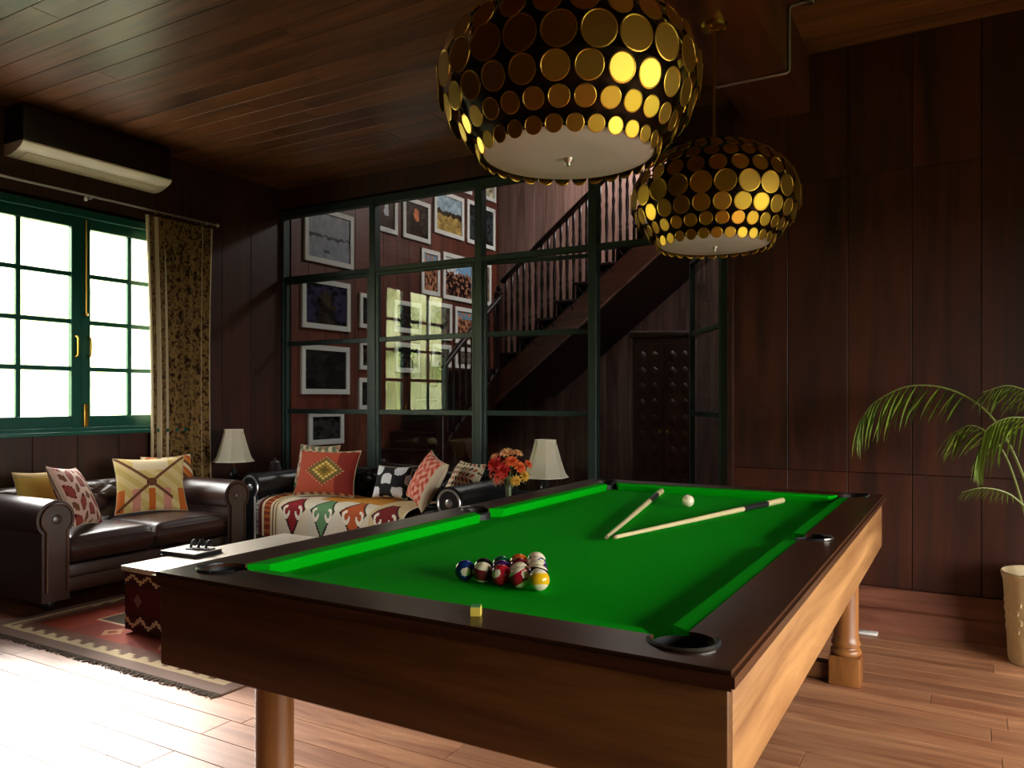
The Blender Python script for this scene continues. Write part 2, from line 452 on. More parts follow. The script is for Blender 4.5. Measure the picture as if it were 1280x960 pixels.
for p, q in cut_strips(YB, YP, 3.18, 0.335, [WIN]):
    for s, e in hole_spans(p, q, [WIN], 0.0, CEIL, 0.03):
        if q - p > 0.02: board('wall_panel', XL - PT, XL, p + G, q - G, s, e, M_PANELW, wl)
for p, q in cut_strips(YB, YW, 0.0, 0.335, [RDOOR]):
    for s, e in hole_spans(p, q, [RDOOR], 0.0, CEIL, 0.03):
        if q - p > 0.02: board('wall_panel', XR, XR + PT, p + G, q - G, s, e, M_PANEL, wr)
for p, q in strips(XL, XR, 0, 0.335):
    board('wall_panel', p + G, q - G, YB, YB + PT, 0.0, CEIL, M_PANEL, wf)
bbk = struct('baseboard_back', prism([(YW, 0), (YW, 0.24), (YW - 0.022, 0.24), (YW - 0.03, 0.225), (YW - 0.03, 0.13), (YW - 0.05, 0.12), (YW - 0.058, 0.105), (YW - 0.058, 0)], 'X', -1.27, XR), M_TRIMW, 'stepped wooden skirting along the wall behind the palm', 'skirting')
bbl = struct('baseboard_left', box(XL, XL + 0.02, YB + 0.02, YP - 0.06, 0, 0.16, 0.004), M_DARKTRIM, 'dark wooden skirting under the window', 'skirting')
trb = struct('trim_1', box(-1.18, -0.81, YB, YW, 3.03, CEIL - 0.001, 0.012), M_BEAM, 'heavy varnished ceiling beam carrying the two pendant lamps', 'beam')
trj = struct('trim_2', box(-1.30, -1.262, YW - 0.015, YW + 0.10, 0, 3.36, 0.004), M_DARKTRIM, 'dark door jamb at the edge of the panelled wall', 'jamb')

shade_pier = struct('trim_blocker', box(0.74, 1.12, 4.62, YW, 0, CEIL - 0.001, 0.01), M_PANEL, 'unseen dark timber pilaster on the wall beyond the palm', 'blocker')  # added out of view, only to shade the back wall

# ------------------------------------------------------------------ glazed window and doors
def lights_leaf(parent, axis_o, ax, w, z0, z1, cols, rows, st, mun, depth, mat, glass):
    """frame pieces of one leaf: origin, unit horizontal axis, width; each stile, rail, muntin and pane its own part"""
    ax = Vector(ax).normalized(); nrm = Vector((-ax.y, ax.x, 0)); o = Vector(axis_o)
    def pc(name, a0, a1, s, e, d, m, bev=0.004):
        t = box(a0, a1, -d / 2, d / 2, s, e, bev, 1) if bev else box(a0, a1, -d / 2, d / 2, s, e)
        for v in t.verts:
            c = v.co.copy(); v.co = Vector((o.x, o.y, 0)) + ax * c.x + nrm * c.y + Vector((0, 0, c.z))
        return obj(name, t, m, parent)
    pc('stile', 0, st, z0, z1, depth, mat); pc('stile', w - st, w, z0, z1, depth, mat)
    pc('rail', st, w - st, z0, z0 + st * 1.15, depth * 0.96, mat); pc('rail', st, w - st, z1 - st, z1, depth * 0.96, mat)
    ia, ib, ja, jb = st, w - st, z0 + st * 1.15, z1 - st
    for i in range(1, cols):
        c = ia + (ib - ia) * i / cols
        pc('muntin', c - mun / 2, c + mun / 2, ja, jb, depth * 0.6, mat)
    zs = rows if isinstance(rows, list) else [ja + (jb - ja) * j / rows for j in range(1, rows)]
    for c in zs:
        pc('muntin', ia, ib, c - mun / 2, c + mun / 2, depth * 0.55, mat)
    for i in range(cols):
        for j in range(len(zs) + 1):
            a0, a1 = ia + (ib - ia) * i / cols, ia + (ib - ia) * (i + 1) / cols
            s, e = ([ja] + zs)[j], (zs + [jb])[j]
            a0 += mun / 2 if i else 0; a1 -= mun / 2 if i < cols - 1 else 0
            s += mun / 2 if j else 0; e -= mun / 2 if j < len(zs) else 0
            t = bmesh.new()
            vs_ = [t.verts.new(Vector((o.x, o.y, 0)) + ax * a + Vector((0, 0, z))) for a, z in ((a0, s), (a1, s), (a1, e), (a0, e))]
            t.faces.new(vs_)
            obj('pane', t, glass, parent, False)
w1 = struct('window_1', None, None, 'green casement window with four rows of panes above the brown sofa', 'window')
fr = bmesh.new()
y0, y1, z0, z1 = WIN
FX = XL - 0.06
for a in ((y0, y0 + 0.05, z0, z1), (y1 - 0.05, y1, z0, z1), (y0 + 0.05, y1 - 0.05, z1 - 0.06, z1), (y0 + 0.05, y1 - 0.05, z0, z0 + 0.03)):
    box(XL - 0.14, XL + 0.012, a[0], a[1], a[2], a[3], 0.003, 1, bm=fr)
obj('window_frame', fr, M_GREEN, w1)
ymid = 3.565
lights_leaf(w1, (FX, y0 + 0.05, 0), (0, 1, 0), ymid - y0 - 0.05, z0 + 0.03, z1 - 0.06, 2, 4, 0.075, 0.035, 0.05, M_GREEN, M_GLASSW)
lights_leaf(w1, (FX, ymid, 0), (0, 1, 0), y1 - 0.05 - ymid, z0 + 0.03, z1 - 0.06, 2, 4, 0.075, 0.035, 0.05, M_GREEN, M_GLASSW)
obj('window_sill', box(XL - 0.14, XL + 0.05, y0 - 0.04, y1 + 0.04, z0 - 0.03, z0, 0.006), M_GREEN, w1)
hx = FX + 0.036
obj('bolt_rod', tube([(hx, ymid + 0.03, 1.98), (hx, ymid + 0.03, 2.70)], 0.008), M_BRASS, w1)
obj('bolt_knob', lathe([(0, -0.02), (0.016, -0.01), (0.016, 0.01), (0, 0.02)], 12, None, hx, ymid + 0.03, 1.97), M_BRASS, w1)
obj('bolt', box(hx - 0.008, hx + 0.012, ymid + 0.01, ymid + 0.045, z0 + 0.03, z0 + 0.21, 0.004), M_BRASS, w1)
for yh in (ymid - 0.05, ymid + 0.05):
    obj('pull_handle', tube(spline([(hx - 0.01, yh, 1.64), (hx + 0.03, yh, 1.66), (hx + 0.03, yh, 1.78), (hx - 0.01, yh, 1.80)], 12), 0.007), M_BRASS, w1)

d6 = struct('door_1', None, None, 'green garden doorway frame in the side wall', 'door')
t = bmesh.new()
box(XR - 0.01, XR + 0.16, RDOOR[0], RDOOR[0] + 0.06, 0, RDOOR[3], 0.004, 1, bm=t); box(XR - 0.01, XR + 0.16, RDOOR[1] - 0.06, RDOOR[1], 0, RDOOR[3], 0.004, 1, bm=t)
box(XR - 0.01, XR + 0.16, RDOOR[0] + 0.06, RDOOR[1] - 0.06, RDOOR[3] - 0.06, RDOOR[3], 0.004, 1, bm=t)
obj('door_frame', t, M_GREEN, d6)

# glazed partition to the stair hall: posts, transom, leaves
BAYS = [-5.87, -4.71, -3.56, -2.51, -1.48]
names = ['first glazed partition leaf beside the window wall', 'second glazed partition leaf showing the reflected window', 'third glazed partition leaf, slightly ajar, in front of the staircase']
tnames = ['transom light above the first partition leaf', 'transom light above the second partition leaf', 'transom light in front of the stair handrail', 'transom light above the open hall doorway']
ZT = 2.475
tp = struct('trim_3', None, None, 'dark green posts and transom bars of the glazed partition', 'door frame')
for i, x in enumerate(BAYS):
    wd = 0.035
    obj('post', box(max(x - wd, XL), x + wd, YP - 0.035, YP + 0.05, 0, 3.17, 0.005, 1), M_PART, tp)
for i in range(4):
    a, c = BAYS[i] + 0.035, BAYS[i + 1] - 0.035
    obj('transom_bar', box(a, c, YP - 0.03, YP + 0.045, ZT, ZT + 0.045, 0.004, 1), M_PART, tp)
    obj('head_bar', box(a, c, YP - 0.03, YP + 0.045, 3.10, 3.17, 0.004, 1), M_PART, tp)
    wt = struct('window_%d' % (i + 2), None, None, tnames[i], 'window')
    t = bmesh.new(); t.faces.new([t.verts.new(p) for p in ((a, YP + 0.008, ZT + 0.045), (c, YP + 0.008, ZT + 0.045), (c, YP + 0.008, 3.10), (a, YP + 0.008, 3.10))])
    obj('pane', t, M_GLASSP, wt, False)
    if i < 3:
        dd = struct('door_%d' % (i + 2), None, None, names[i], 'door')
        lights_leaf(dd, (a, YP, 0), (1, 0, 0) if i < 2 else (math.cos(R(8)), math.sin(R(8)), 0), c - a - 0.004, 0.012, ZT, 1, [0.536, 1.198, 1.86], 0.03, 0.045, 0.045, M_PART, M_GLASSP)
dop = struct('door_5', None, None, 'glazed leaf standing open into the dark stair hall', 'door')
lights_leaf(dop, (-1.53, YP + 0.08, 0), (-0.49, 0.83, 0), 0.94, 0.012, ZT, 1, [0.536, 1.198, 1.86], 0.03, 0.045, 0.045, M_PART, M_GLASSP)

# ------------------------------------------------------------------ stair hall shell
hf = struct('floor_hall', box(XL - 0.2, HX1 + 0.2, YP + 0.05, HY1 + 0.2, -0.12, -0.001), M_HALLF, 'dark timber floor of the stair hall', 'floor')
hl = struct('wall_hall_left', box(XL - 0.2, XL - PT, YP, HY1 + 0.2, 0, HZ), M_WALLCORE, 'red timber wall of the stair hall hung with photographs', 'wall')
for p, q in strips(YP + 0.10, HY1, 5.7, 0.24):
    board('wall_board', XL - PT, XL, p + G, q - G, 0.0, HZ, M_HALLW, hl)
hb = struct('wall_hall_back', box(XL - 0.2, HX1 + 0.2, HY1 + PT, HY1 + 0.2, 0, HZ), M_WALLCORE, 'timber boarded wall behind the staircase', 'wall')
for p, q in strips(XL, HX1, XL, 0.155):
    board('wall_board', p + G, q - G, HY1, HY1 + PT, 0.0, HZ, M_HALLB, hb)
hr = struct('wall_hall_right', box(HX1, HX1 + 0.2, YP + 0.1, HY1 + 0.2, 0, HZ), M_WALLCORE, 'dark end wall of the stair hall', 'wall')
t = bmesh.new()
a, c, p, q = SKY_L
for bx in ((XL - 0.2, a, YP - 0.05, HY1 + 0.2), (c, HX1 + 0.2, YP - 0.05, HY1 + 0.2), (a, c, YP - 0.05, p), (a, c, q, HY1 + 0.2)): box(*bx, HZ, HZ + 0.1, bm=t)
hc_ = struct('ceiling_hall', t, M_WALLCORE, 'dark ceiling of the stair hall with an open skylight', 'ceiling')

# ------------------------------------------------------------------ garden outside the windows
gr = struct('floor_garden', box(-30, 30, -30, 30, -0.4, -0.17), M_LAWN, 'unseen green lawn around the house, kept dark to limit bounced light', 'ground')  # lawn chosen dark so little light bounces up the back wall
gt = struct('floor_bounce_slab', box(-9.2, XL - 0.21, -4.0, 9.0, -0.17, -0.13), M_GROUND, 'unseen pale paved slab added to bounce daylight onto the ceiling', 'ground')  # added pale slab, sends daylight up to the ceiling
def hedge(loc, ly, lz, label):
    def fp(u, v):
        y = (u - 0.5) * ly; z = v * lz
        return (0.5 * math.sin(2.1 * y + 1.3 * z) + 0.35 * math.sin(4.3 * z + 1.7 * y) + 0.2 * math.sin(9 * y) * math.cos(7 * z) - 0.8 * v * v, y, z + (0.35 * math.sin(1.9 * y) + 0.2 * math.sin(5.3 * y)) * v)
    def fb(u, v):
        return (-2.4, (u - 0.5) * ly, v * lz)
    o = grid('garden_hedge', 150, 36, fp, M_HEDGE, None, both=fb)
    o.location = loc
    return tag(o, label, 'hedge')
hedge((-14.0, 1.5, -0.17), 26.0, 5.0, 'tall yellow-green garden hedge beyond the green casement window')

# ------------------------------------------------------------------ billiard table
TX0, TX1, TY0, TY1, TZ, BED = -1.90, -0.34, 1.34, 4.23, 0.85, 0.812
TCX, TCY = (TX0 + TX1) / 2, (TY0 + TY1) / 2
tbl = thing('billiard_table', 'large wooden billiard table with bright green cloth on turned legs', 'billiard table', (TCX, TCY, 0))
HXT, HYT = (TX1 - TX0) / 2, (TY1 - TY0) / 2
RW = 0.14
IX, IY = HXT - RW, HYT - RW
pockets = [(sx * (IX + 0.008), sy * (IY + 0.008), 0.064) for sx in (-1, 1) for sy in (-1, 1)] + [(sx * (IX + 0.03), 0, 0.058) for sx in (-1, 1)]
def boolean_cut(o, cutters):
    for c in cutters:
        md = o.modifiers.new('cut', 'BOOLEAN'); md.operation = 'DIFFERENCE'; md.object = c; md.solver = 'EXACT'
    bpy.context.view_layer.update()
    dg = bpy.context.evaluated_depsgraph_get()
    me = bpy.data.meshes.new_from_object(o.evaluated_get(dg))
    o.modifiers.clear(); old = o.data; o.data = me; bpy.data.meshes.remove(old)
cutters = [obj('cutter', lathe([(r, 0.70), (r, 0.95)], 28, None, x, y), None, tbl) for x, y, r in pockets]
rails = []
def mitred(axis, s):
    e = 0.012
    if axis == 'Y':
        p = [(s * HXT, -HYT), (s * HXT, HYT), (s * IX, IY), (s * IX, -IY)]
    else:
        p = [(-HXT, s * HYT), (HXT, s * HYT), (IX, s * IY), (-IX, s * IY)]
    t = prism(p, 'Z', TZ - 0.036, TZ)
    bmesh.ops.bevel(t, geom=[e_ for e_ in t.edges if abs(e_.verts[0].co.z - e_.verts[1].co.z) < 1e-6 and all(abs(abs(v.co.x) - HXT) < 1e-4 or abs(abs(v.co.y) - HYT) < 1e-4 for v in e_.verts)], offset=0.008, segments=2, affect='EDGES')
    return t
M_RAILX = wood('table_rail_wood_crosswise', hexc('2e160a'), hexc('53301a'), 'X', 0.28, 9, 0.05, 0.08)
for ax, s in (('Y', -1), ('Y', 1), ('X', -1), ('X', 1)):
    o = obj('rail', mitred(ax, s), M_RAIL if ax == 'Y' else M_RAILX, tbl); rails.append(o)
    boolean_cut(o, cutters)
    o.data.shade_smooth(); o.data.set_sharp_from_angle(angle=R(35))
bed = obj('cloth_bed', box(-IX - 0.02, IX + 0.02, -IY - 0.02, IY + 0.02, BED - 0.02, BED), M_CLOTH, tbl)
boolean_cut(bed, cutters)
bed.data.shade_flat()
for c in cutters: bpy.data.objects.remove(c)
for x, y, r in pockets:
    obj('pocket_liner', lathe([(r + 0.004, 0.80), (r + 0.004, 0.835), (r - 0.004, 0.842), (r - 0.006, 0.80), (r - 0.012, 0.72), (0, 0.70)], 24, None, x, y), M_BLACK, tbl)
    ang = math.atan2(y, x)
    arc = [(x + (r + 0.002) * math.cos(ang + a), y + (r + 0.002) * math.sin(ang + a), TZ + 0.001) for a in [R(-98 + 196 * k / 20) for k in range(21)]]
    lip = obj('pocket_lip', tube(arc, 0.0055, 6), M_BLACK, tbl)
    obj('pocket_plate', tube([(p[0] + 0.006 * math.cos(ang), p[1] + 0.006 * math.sin(ang), p[2] + 0.003) for p in arc[5:16]], 0.0035, 6), M_PIRON, lip)
CUW = 0.052
def cushion(axis, s, a0, a1):
    """cloth covered cushion with a nose, ends cut at an angle"""
    t = bmesh.new(); I = IX if axis == 'Y' else IY
    def pt(d, a, z): return (s * d, a, z) if axis == 'Y' else (a, s * d, z)
    sec = [(I + 0.001, TZ - 0.0015, 0.0), (I - CUW * 0.9, TZ - 0.004, 0.9), (I - CUW, TZ - 0.010, 1.0), (I - CUW * 0.82, BED - 0.002, 0.8), (I + 0.001, BED - 0.002, 0.0)]
    A = [t.verts.new(pt(d, a0 + k * 0.038, z)) for d, z, k in sec]; C = [t.verts.new(pt(d, a1 - k * 0.038, z)) for d, z, k in sec]
    t.faces.new(A); t.faces.new(C[::-1])
    for i in range(5): t.faces.new((A[i], A[(i + 1) % 5], C[(i + 1) % 5], C[i]))
    obj('cushion', t, M_CLOTH, tbl)
for s in (-1, 1):
    cushion('X', s, -IX + 0.062, IX - 0.062)
    cushion('Y', s, -IY + 0.062, -0.058); cushion('Y', s, 0.058, IY - 0.062)
AZ0 = 0.60
ai = 0.016
for s in (-1, 1):
    obj('apron', box(-HXT + ai, HXT - ai, min(s * (HYT - ai), s * (HYT - ai - 0.035)), max(s * (HYT - ai), s * (HYT - ai - 0.035)), AZ0, TZ - 0.036, 0.004), M_TABX_SHADE, tbl)
    obj('apron', box(min(s * (HXT - ai), s * (HXT - ai - 0.035)), max(s * (HXT - ai), s * (HXT - ai - 0.035)), -HYT + ai + 0.036, HYT - ai - 0.036, AZ0, TZ - 0.036, 0.004), M_TABY_LIT, tbl)
obj('slate_bed', box(-HXT + 0.06, HXT - 0.06, -HYT + 0.06, HYT - 0.06, 0.66, 0.79), M_WALLCORE, tbl)
LEGX, LEGY = HXT - 0.145, HYT - 0.30
for sx in (-1, 1):
    for sy in (-1, 1):
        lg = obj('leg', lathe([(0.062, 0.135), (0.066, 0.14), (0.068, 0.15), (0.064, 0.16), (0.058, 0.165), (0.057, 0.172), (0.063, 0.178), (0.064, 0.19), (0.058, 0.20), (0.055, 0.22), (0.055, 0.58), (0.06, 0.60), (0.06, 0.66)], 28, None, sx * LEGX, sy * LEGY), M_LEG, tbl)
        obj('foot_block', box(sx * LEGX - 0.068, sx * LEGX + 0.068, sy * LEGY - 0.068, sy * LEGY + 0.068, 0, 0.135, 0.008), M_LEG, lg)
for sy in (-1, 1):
    obj('foot_stretcher', box(-LEGX + 0.068, LEGX - 0.068, sy * LEGY - 0.035, sy * LEGY + 0.035, 0.01, 0.085, 0.006), M_TABX_SHADE, tbl)

# balls
BR = 0.0286
BC = dict(yellow=hexc('e8b41c'), blue=hexc('12306e'), red=hexc('b0182a'), purple=hexc('3c1a58'), orange=hexc('d8641a'), green=hexc('0f5a36'), maroon=hexc('6e1520'), black=(0.01, 0.01, 0.012), cream=hexc('efe3bd'))
def ball(name, label, x, y, col, stripe, rot, group='racked pool balls'):
    cr = BC['cream']
    def fp(u, v):
        th, ph = u * 2 * PI, (v - 0.5) * PI
        return (BR * math.cos(ph) * math.cos(th), BR * math.cos(ph) * math.sin(th), BR * math.sin(ph))
    def fc(u, v):
        th, ph = u * 2 * PI, (v - 0.5) * PI
        n = Vector((math.cos(ph) * math.cos(th), math.cos(ph) * math.sin(th), math.sin(ph)))
        if col is None: return cr
        if abs(n.x) > 0.90: return cr
        if stripe and abs(n.z) > 0.52: return cr
        return col
    o = grid(name, 40, 24, fp, M_BALL, None, fc)
    o.location = (x, y, BED + BR + 0.0003); o.rotation_euler = rot
    return tag(o, label, 'ball', group)
rack = []
for r in range(5):           # base row nearest the viewer, apex away
    for k in range(5 - r):
        rack.append((-1.0865 + (k - (4 - r) / 2) * 2.02 * BR, 1.815 + r * 1.75 * BR))
spec = [('blue', 0, 'solid blue ball at the left end of the near rack row'), ('maroon', 1, 'striped maroon ball beside the blue ball in the near rack row'), ('red', 0, 'solid red ball in the middle of the near rack row'), ('red', 1, 'striped red ball next to the yellow ball in the near rack row'), ('yellow', 1, 'striped yellow ball at the right end of the near rack row'),
        ('black', 0, 'black ball at the left of the second rack row'), ('purple', 0, 'solid purple ball in the second rack row'), ('orange', 1, 'striped orange ball in the second rack row'), ('black', 1, 'dark striped ball at the right of the second rack row'),
        ('green', 0, 'solid green ball at the left of the middle rack row'), ('maroon', 0, 'solid maroon ball in the centre of the rack'), ('purple', 1, 'striped purple ball at the right of the middle rack row'),
        ('orange', 0, 'solid orange ball in the fourth rack row'), ('blue', 1, 'striped blue ball in the fourth rack row'), ('green', 1, 'striped green ball at the far tip of the rack')]
rr = random.Random(3)
for (x, y), (c, st, lb) in zip(rack, spec):
    ball('pool_ball', lb, x, y, BC[c], st, (rr.uniform(-.5, .5), rr.uniform(-.5, .5), rr.uniform(0, 6)))
cb = on_z(860, 634, BED)
ball('cue_ball', 'cream cue ball lying between the two cues', cb.x, cb.y, None, 0, (0, 0, 0), None)

# cues
def cue(p, q, label):
    p, q = Vector(p), Vector(q); d = (q - p); L_ = d.length
    c = thing('pool_cue', label, 'cue', p, math.atan2(d.y, d.x), 'cues on the cloth')
    def pc(name, s, e, r0, r1, m):
        z = lambda r: r - 0.0002
        obj(name, tube([(s, 0, BED - p.z + 0.0145 + 0.0), (e, 0, BED - p.z + 0.0145)], [r0, r1], 14), m, c)
    pc('shaft', 0.012, L_ * 0.70, 0.0068, 0.0118, M_MAPLE)
    pc('tip', 0.0, 0.012, 0.0062, 0.0064, M_TIPL)
    pc('wrap', L_ * 0.70, L_ * 0.87, 0.0120, 0.0138, M_CUEDK)
    pc('butt', L_ * 0.87, L_ - 0.01, 0.0138, 0.0142, M_MAPLE)
    pc('bumper', L_ - 0.01, L_, 0.0125, 0.0115, M_CUEDK)
a_, b_ = on_z(758, 677, BED), on_z(827, 617, BED)
cue((a_.x, a_.y, BED), (b_.x, b_.y, BED), 'pale wooden cue lying left of the cue ball')
a_, b_ = on_z(767, 677, BED), on_z(979, 629, BED)
cue((a_.x, a_.y, BED), (b_.x, b_.y, BED), 'pale wooden cue lying right of the cue ball towards the far rail')
ck = on_z(595, 769, TZ)
chk = thing('chalk_cube', 'small yellow chalk cube on the near table rail', 'chalk', (ck.x, ck.y, TZ), 0.45)
obj('wrapper', box(-0.0115, 0.0115, -0.0115, 0.0115, 0.0, 0.019, 0.001, 1), M_CHALKW, chk)
obj('chalk', box(-0.0108, 0.0108, -0.0108, 0.0108, 0.0192, 0.022, 0.001, 1), M_CHALKT, chk)

# ------------------------------------------------------------------ pendant lamps
ROWS = [(0.262, 2.026, 0.0240, -18), (0.305, 2.079, 0.0290, -22), (0.350, 2.138, 0.0380, -16), (0.376, 2.216, 0.0470, -3), (0.358, 2.298, 0.0370, 18), (0.318, 2.362, 0.0310, 38), (0.268, 2.408, 0.0260, 50), (0.215, 2.440, 0.0230, 60)]
def pendant(x, y, label):
    L = thing('pendant_lamp', label, 'pendant lamp', (x, y, 2.0), 0, 'gold disc pendant lamps on the beam')
    zb = 3.03 - 2.0
    cn = obj('canopy', lathe([(0, -0.035), (0.02, -0.034), (0.03, -0.026), (0.058, -0.018), (0.062, -0.004), (0.062, 0.0)], 24, None, 0, 0, zb), M_BRASS, L)
    for k in range(3):
        a = 2 * PI * k / 3 + 0.4
        obj('canopy_screw', lathe([(0, -0.012), (0.008, -0.01), (0.008, 0.0)], 10, None, 0.045 * math.cos(a), 0.045 * math.sin(a), zb - 0.018), M_BRASS, cn)
    obj('rod', tube([(0, 0, 0.44), (0, 0, zb - 0.03)], 0.0065, 8), M_BRASS, L)
    obj('inner_shell', lathe([(0.225, 0.045), (0.29, 0.11), (0.325, 0.20), (0.30, 0.30), (0.22, 0.40), (0.06, 0.445), (0.0, 0.45)], 32), M_BRONZE, L)
    df = obj('diffuser', lathe([(0.0, 0.012), (0.12, 0.013), (0.235, 0.018), (0.246, 0.024), (0.246, 0.034), (0, 0.036)], 48), M_OPAL, L)
    obj('finial', lathe([(0, -0.012), (0.007, -0.008), (0.009, 0), (0.016, 0.006), (0.018, 0.012)], 14, None, 0, 0, 0.0), M_CHROME, df)
    rg = random.Random(int(y * 100))
    for k, (r, z, dr, tilt) in enumerate(ROWS):
        obj('hoop', tube([((r - 0.010) * math.cos(2 * PI * i / 40), (r - 0.010) * math.sin(2 * PI * i / 40), z - 2.0) for i in range(40)], 0.0035, 5, closed=True), M_BRONZE, L)
        if k not in _disc:
            t = lathe([(0, -0.0015), (dr * 0.94, -0.0015), (dr, -0.0005), (dr, 0.0015), (dr * 0.93, 0.0022), (dr * 0.9, 0.0015), (0, 0.0015)], 22)
            _disc[k] = t
            me = bpy.data.meshes.new('disc'); bmesh.ops.recalc_face_normals(t, faces=t.faces[:]); t.to_mesh(me); t.free()
            me.materials.append(M_GOLD); me.shade_smooth(); me.shade_flat(); _disc[k] = me
        n = (30, 29, 26, 24, 25, 26, 25, 22)[k]
        for i in range(n):
            a = 2 * PI * (i + 0.5 * (k % 2)) / n
            d = bpy.data.objects.new('disc', _disc[k]); COL.objects.link(d); d.parent = L
            d.matrix_basis = Matrix.Translation((r * math.cos(a), r * math.sin(a), z - 2.0)) @ Matrix.Rotation(a + rg.uniform(-.06, .06), 4, 'Z') @ Matrix.Rotation(R(90 - tilt) + rg.uniform(-.05, .05), 4, 'Y')
_disc = {}
pendant(-1.0, 2.049, 'gold disc pendant lamp hanging nearer over the racked balls')
pendant(-1.0, 3.573, 'gold disc pendant lamp hanging farther over the crossed cues')
cd = thing('conduit', 'thin metal conduit pipe bent around the ceiling beam', 'pipe')
obj('pipe', tube([(-1.19, 4.27, 3.30), (-1.19, 4.27, 3.03), (-1.185, 4.27, 3.021), (-0.81, 4.27, 3.021), (-0.80, 4.27, 3.03), (-0.80, 4.27, 3.35), (-0.79, 4.27, 3.366), (-0.70, 4.27, 3.37)], 0.009, 8), M_CHROME, cd)
obj('pipe_clip', box(-0.72, -0.68, 4.25, 4.29, 3.355, 3.379, 0.003, 1), M_CHROME, cd)

# ------------------------------------------------------------------ window wall furniture: air conditioner, rod, curtain
ac = thing('air_conditioner', 'wall air conditioner with dark front and cream louvre above the window', 'air conditioner', (XL, 3.57, 3.03))
HL = 0.585
prof = [(0.0, 0.0), (0.045, -0.006), (0.10, 0.0), (0.16, 0.018), (0.215, 0.042), (0.245, 0.068), (0.245, 0.08), (0.0, 0.08)]
obj('louvre_housing', prism(prof, 'Y', -HL, HL), M_ACW, ac)
obj('louvre_slot', prism([(0.05, -0.010), (0.105, -0.003), (0.165, 0.014), (0.165, 0.02), (0.05, 0.0)], 'Y', -HL + 0.07, HL - 0.07), M_ACIN, ac)
obj('front_cover', box(0.002, 0.24, -HL, HL, 0.081, 0.335, 0.02, 3), M_ACB, ac)
rod = thing('curtain_rod', 'slim pale metal curtain rod above the green window', 'curtain rod', (XL + 0.085, 3.57, 2.865))
obj('pole', tube([(0, -1.15, 0), (0, 1.16, 0)], 0.009, 10), M_CHROME, rod)
for yb in (-0.98, 0.0, 1.05):
    obj('bracket', tube([(-0.084, yb, 0.0), (-0.01, yb, -0.018), (0.012, yb, -0.012), (0.012, yb, 0.0)], 0.007, 8), M_CHROME, rod)
for s in (-1, 1):
    obj('finial', lathe([(0, -0.022), (0.016, -0.012), (0.02, 0), (0.016, 0.012), (0, 0.022)], 12, None, 0, s * 1.165, 0), M_CHROME, rod)
obj('pull_cord_knob', lathe([(0, -0.02), (0.012, -0.012), (0.014, 0), (0.005, 0.018)], 12, None, 0.012, -0.05, -0.03), M_WHITE, rod)
cur = thing('curtain', 'brown and gold floral curtain gathered beside the window', 'curtain', (XL, 4.40, 0.06))
def cpos(off, dx):
    def f(u, v):
        wv = 0.30 - 0.025 * math.sin(v * PI) + (0.01 if v < 0.2 else 0)
        ph = u * 2 * PI * 6.5
        am = 0.027 * (0.55 + 0.45 * (1 - v))
        return (0.052 + am * math.sin(ph + 0.5 * math.sin(v * 3)) + dx + 0.006 * math.sin(ph * 2.3), (u - 0.5) * 2 * wv * off + 0.03 * v * (u - 1), v * 2.77)
    return f
obj_c = grid('drape', 130, 24, cpos(1.0, 0.004), M_CURTAIN, cur, None, both=cpos(1.0, 0.0015))
grid('lining', 80, 20, cpos(1.06, -0.004), M_LINING, cur, both=cpos(1.06, -0.006))
for k in range(8):
    yk = -0.28 + k * 0.08
    obj('ring', tube([(0.085 + 0.017 * math.cos(2 * PI * i / 14), yk, 2.805 - 0.006 + 0.017 * math.sin(2 * PI * i / 14)) for i in range(14)], 0.003, 5, closed=True), M_BRASS, cur)

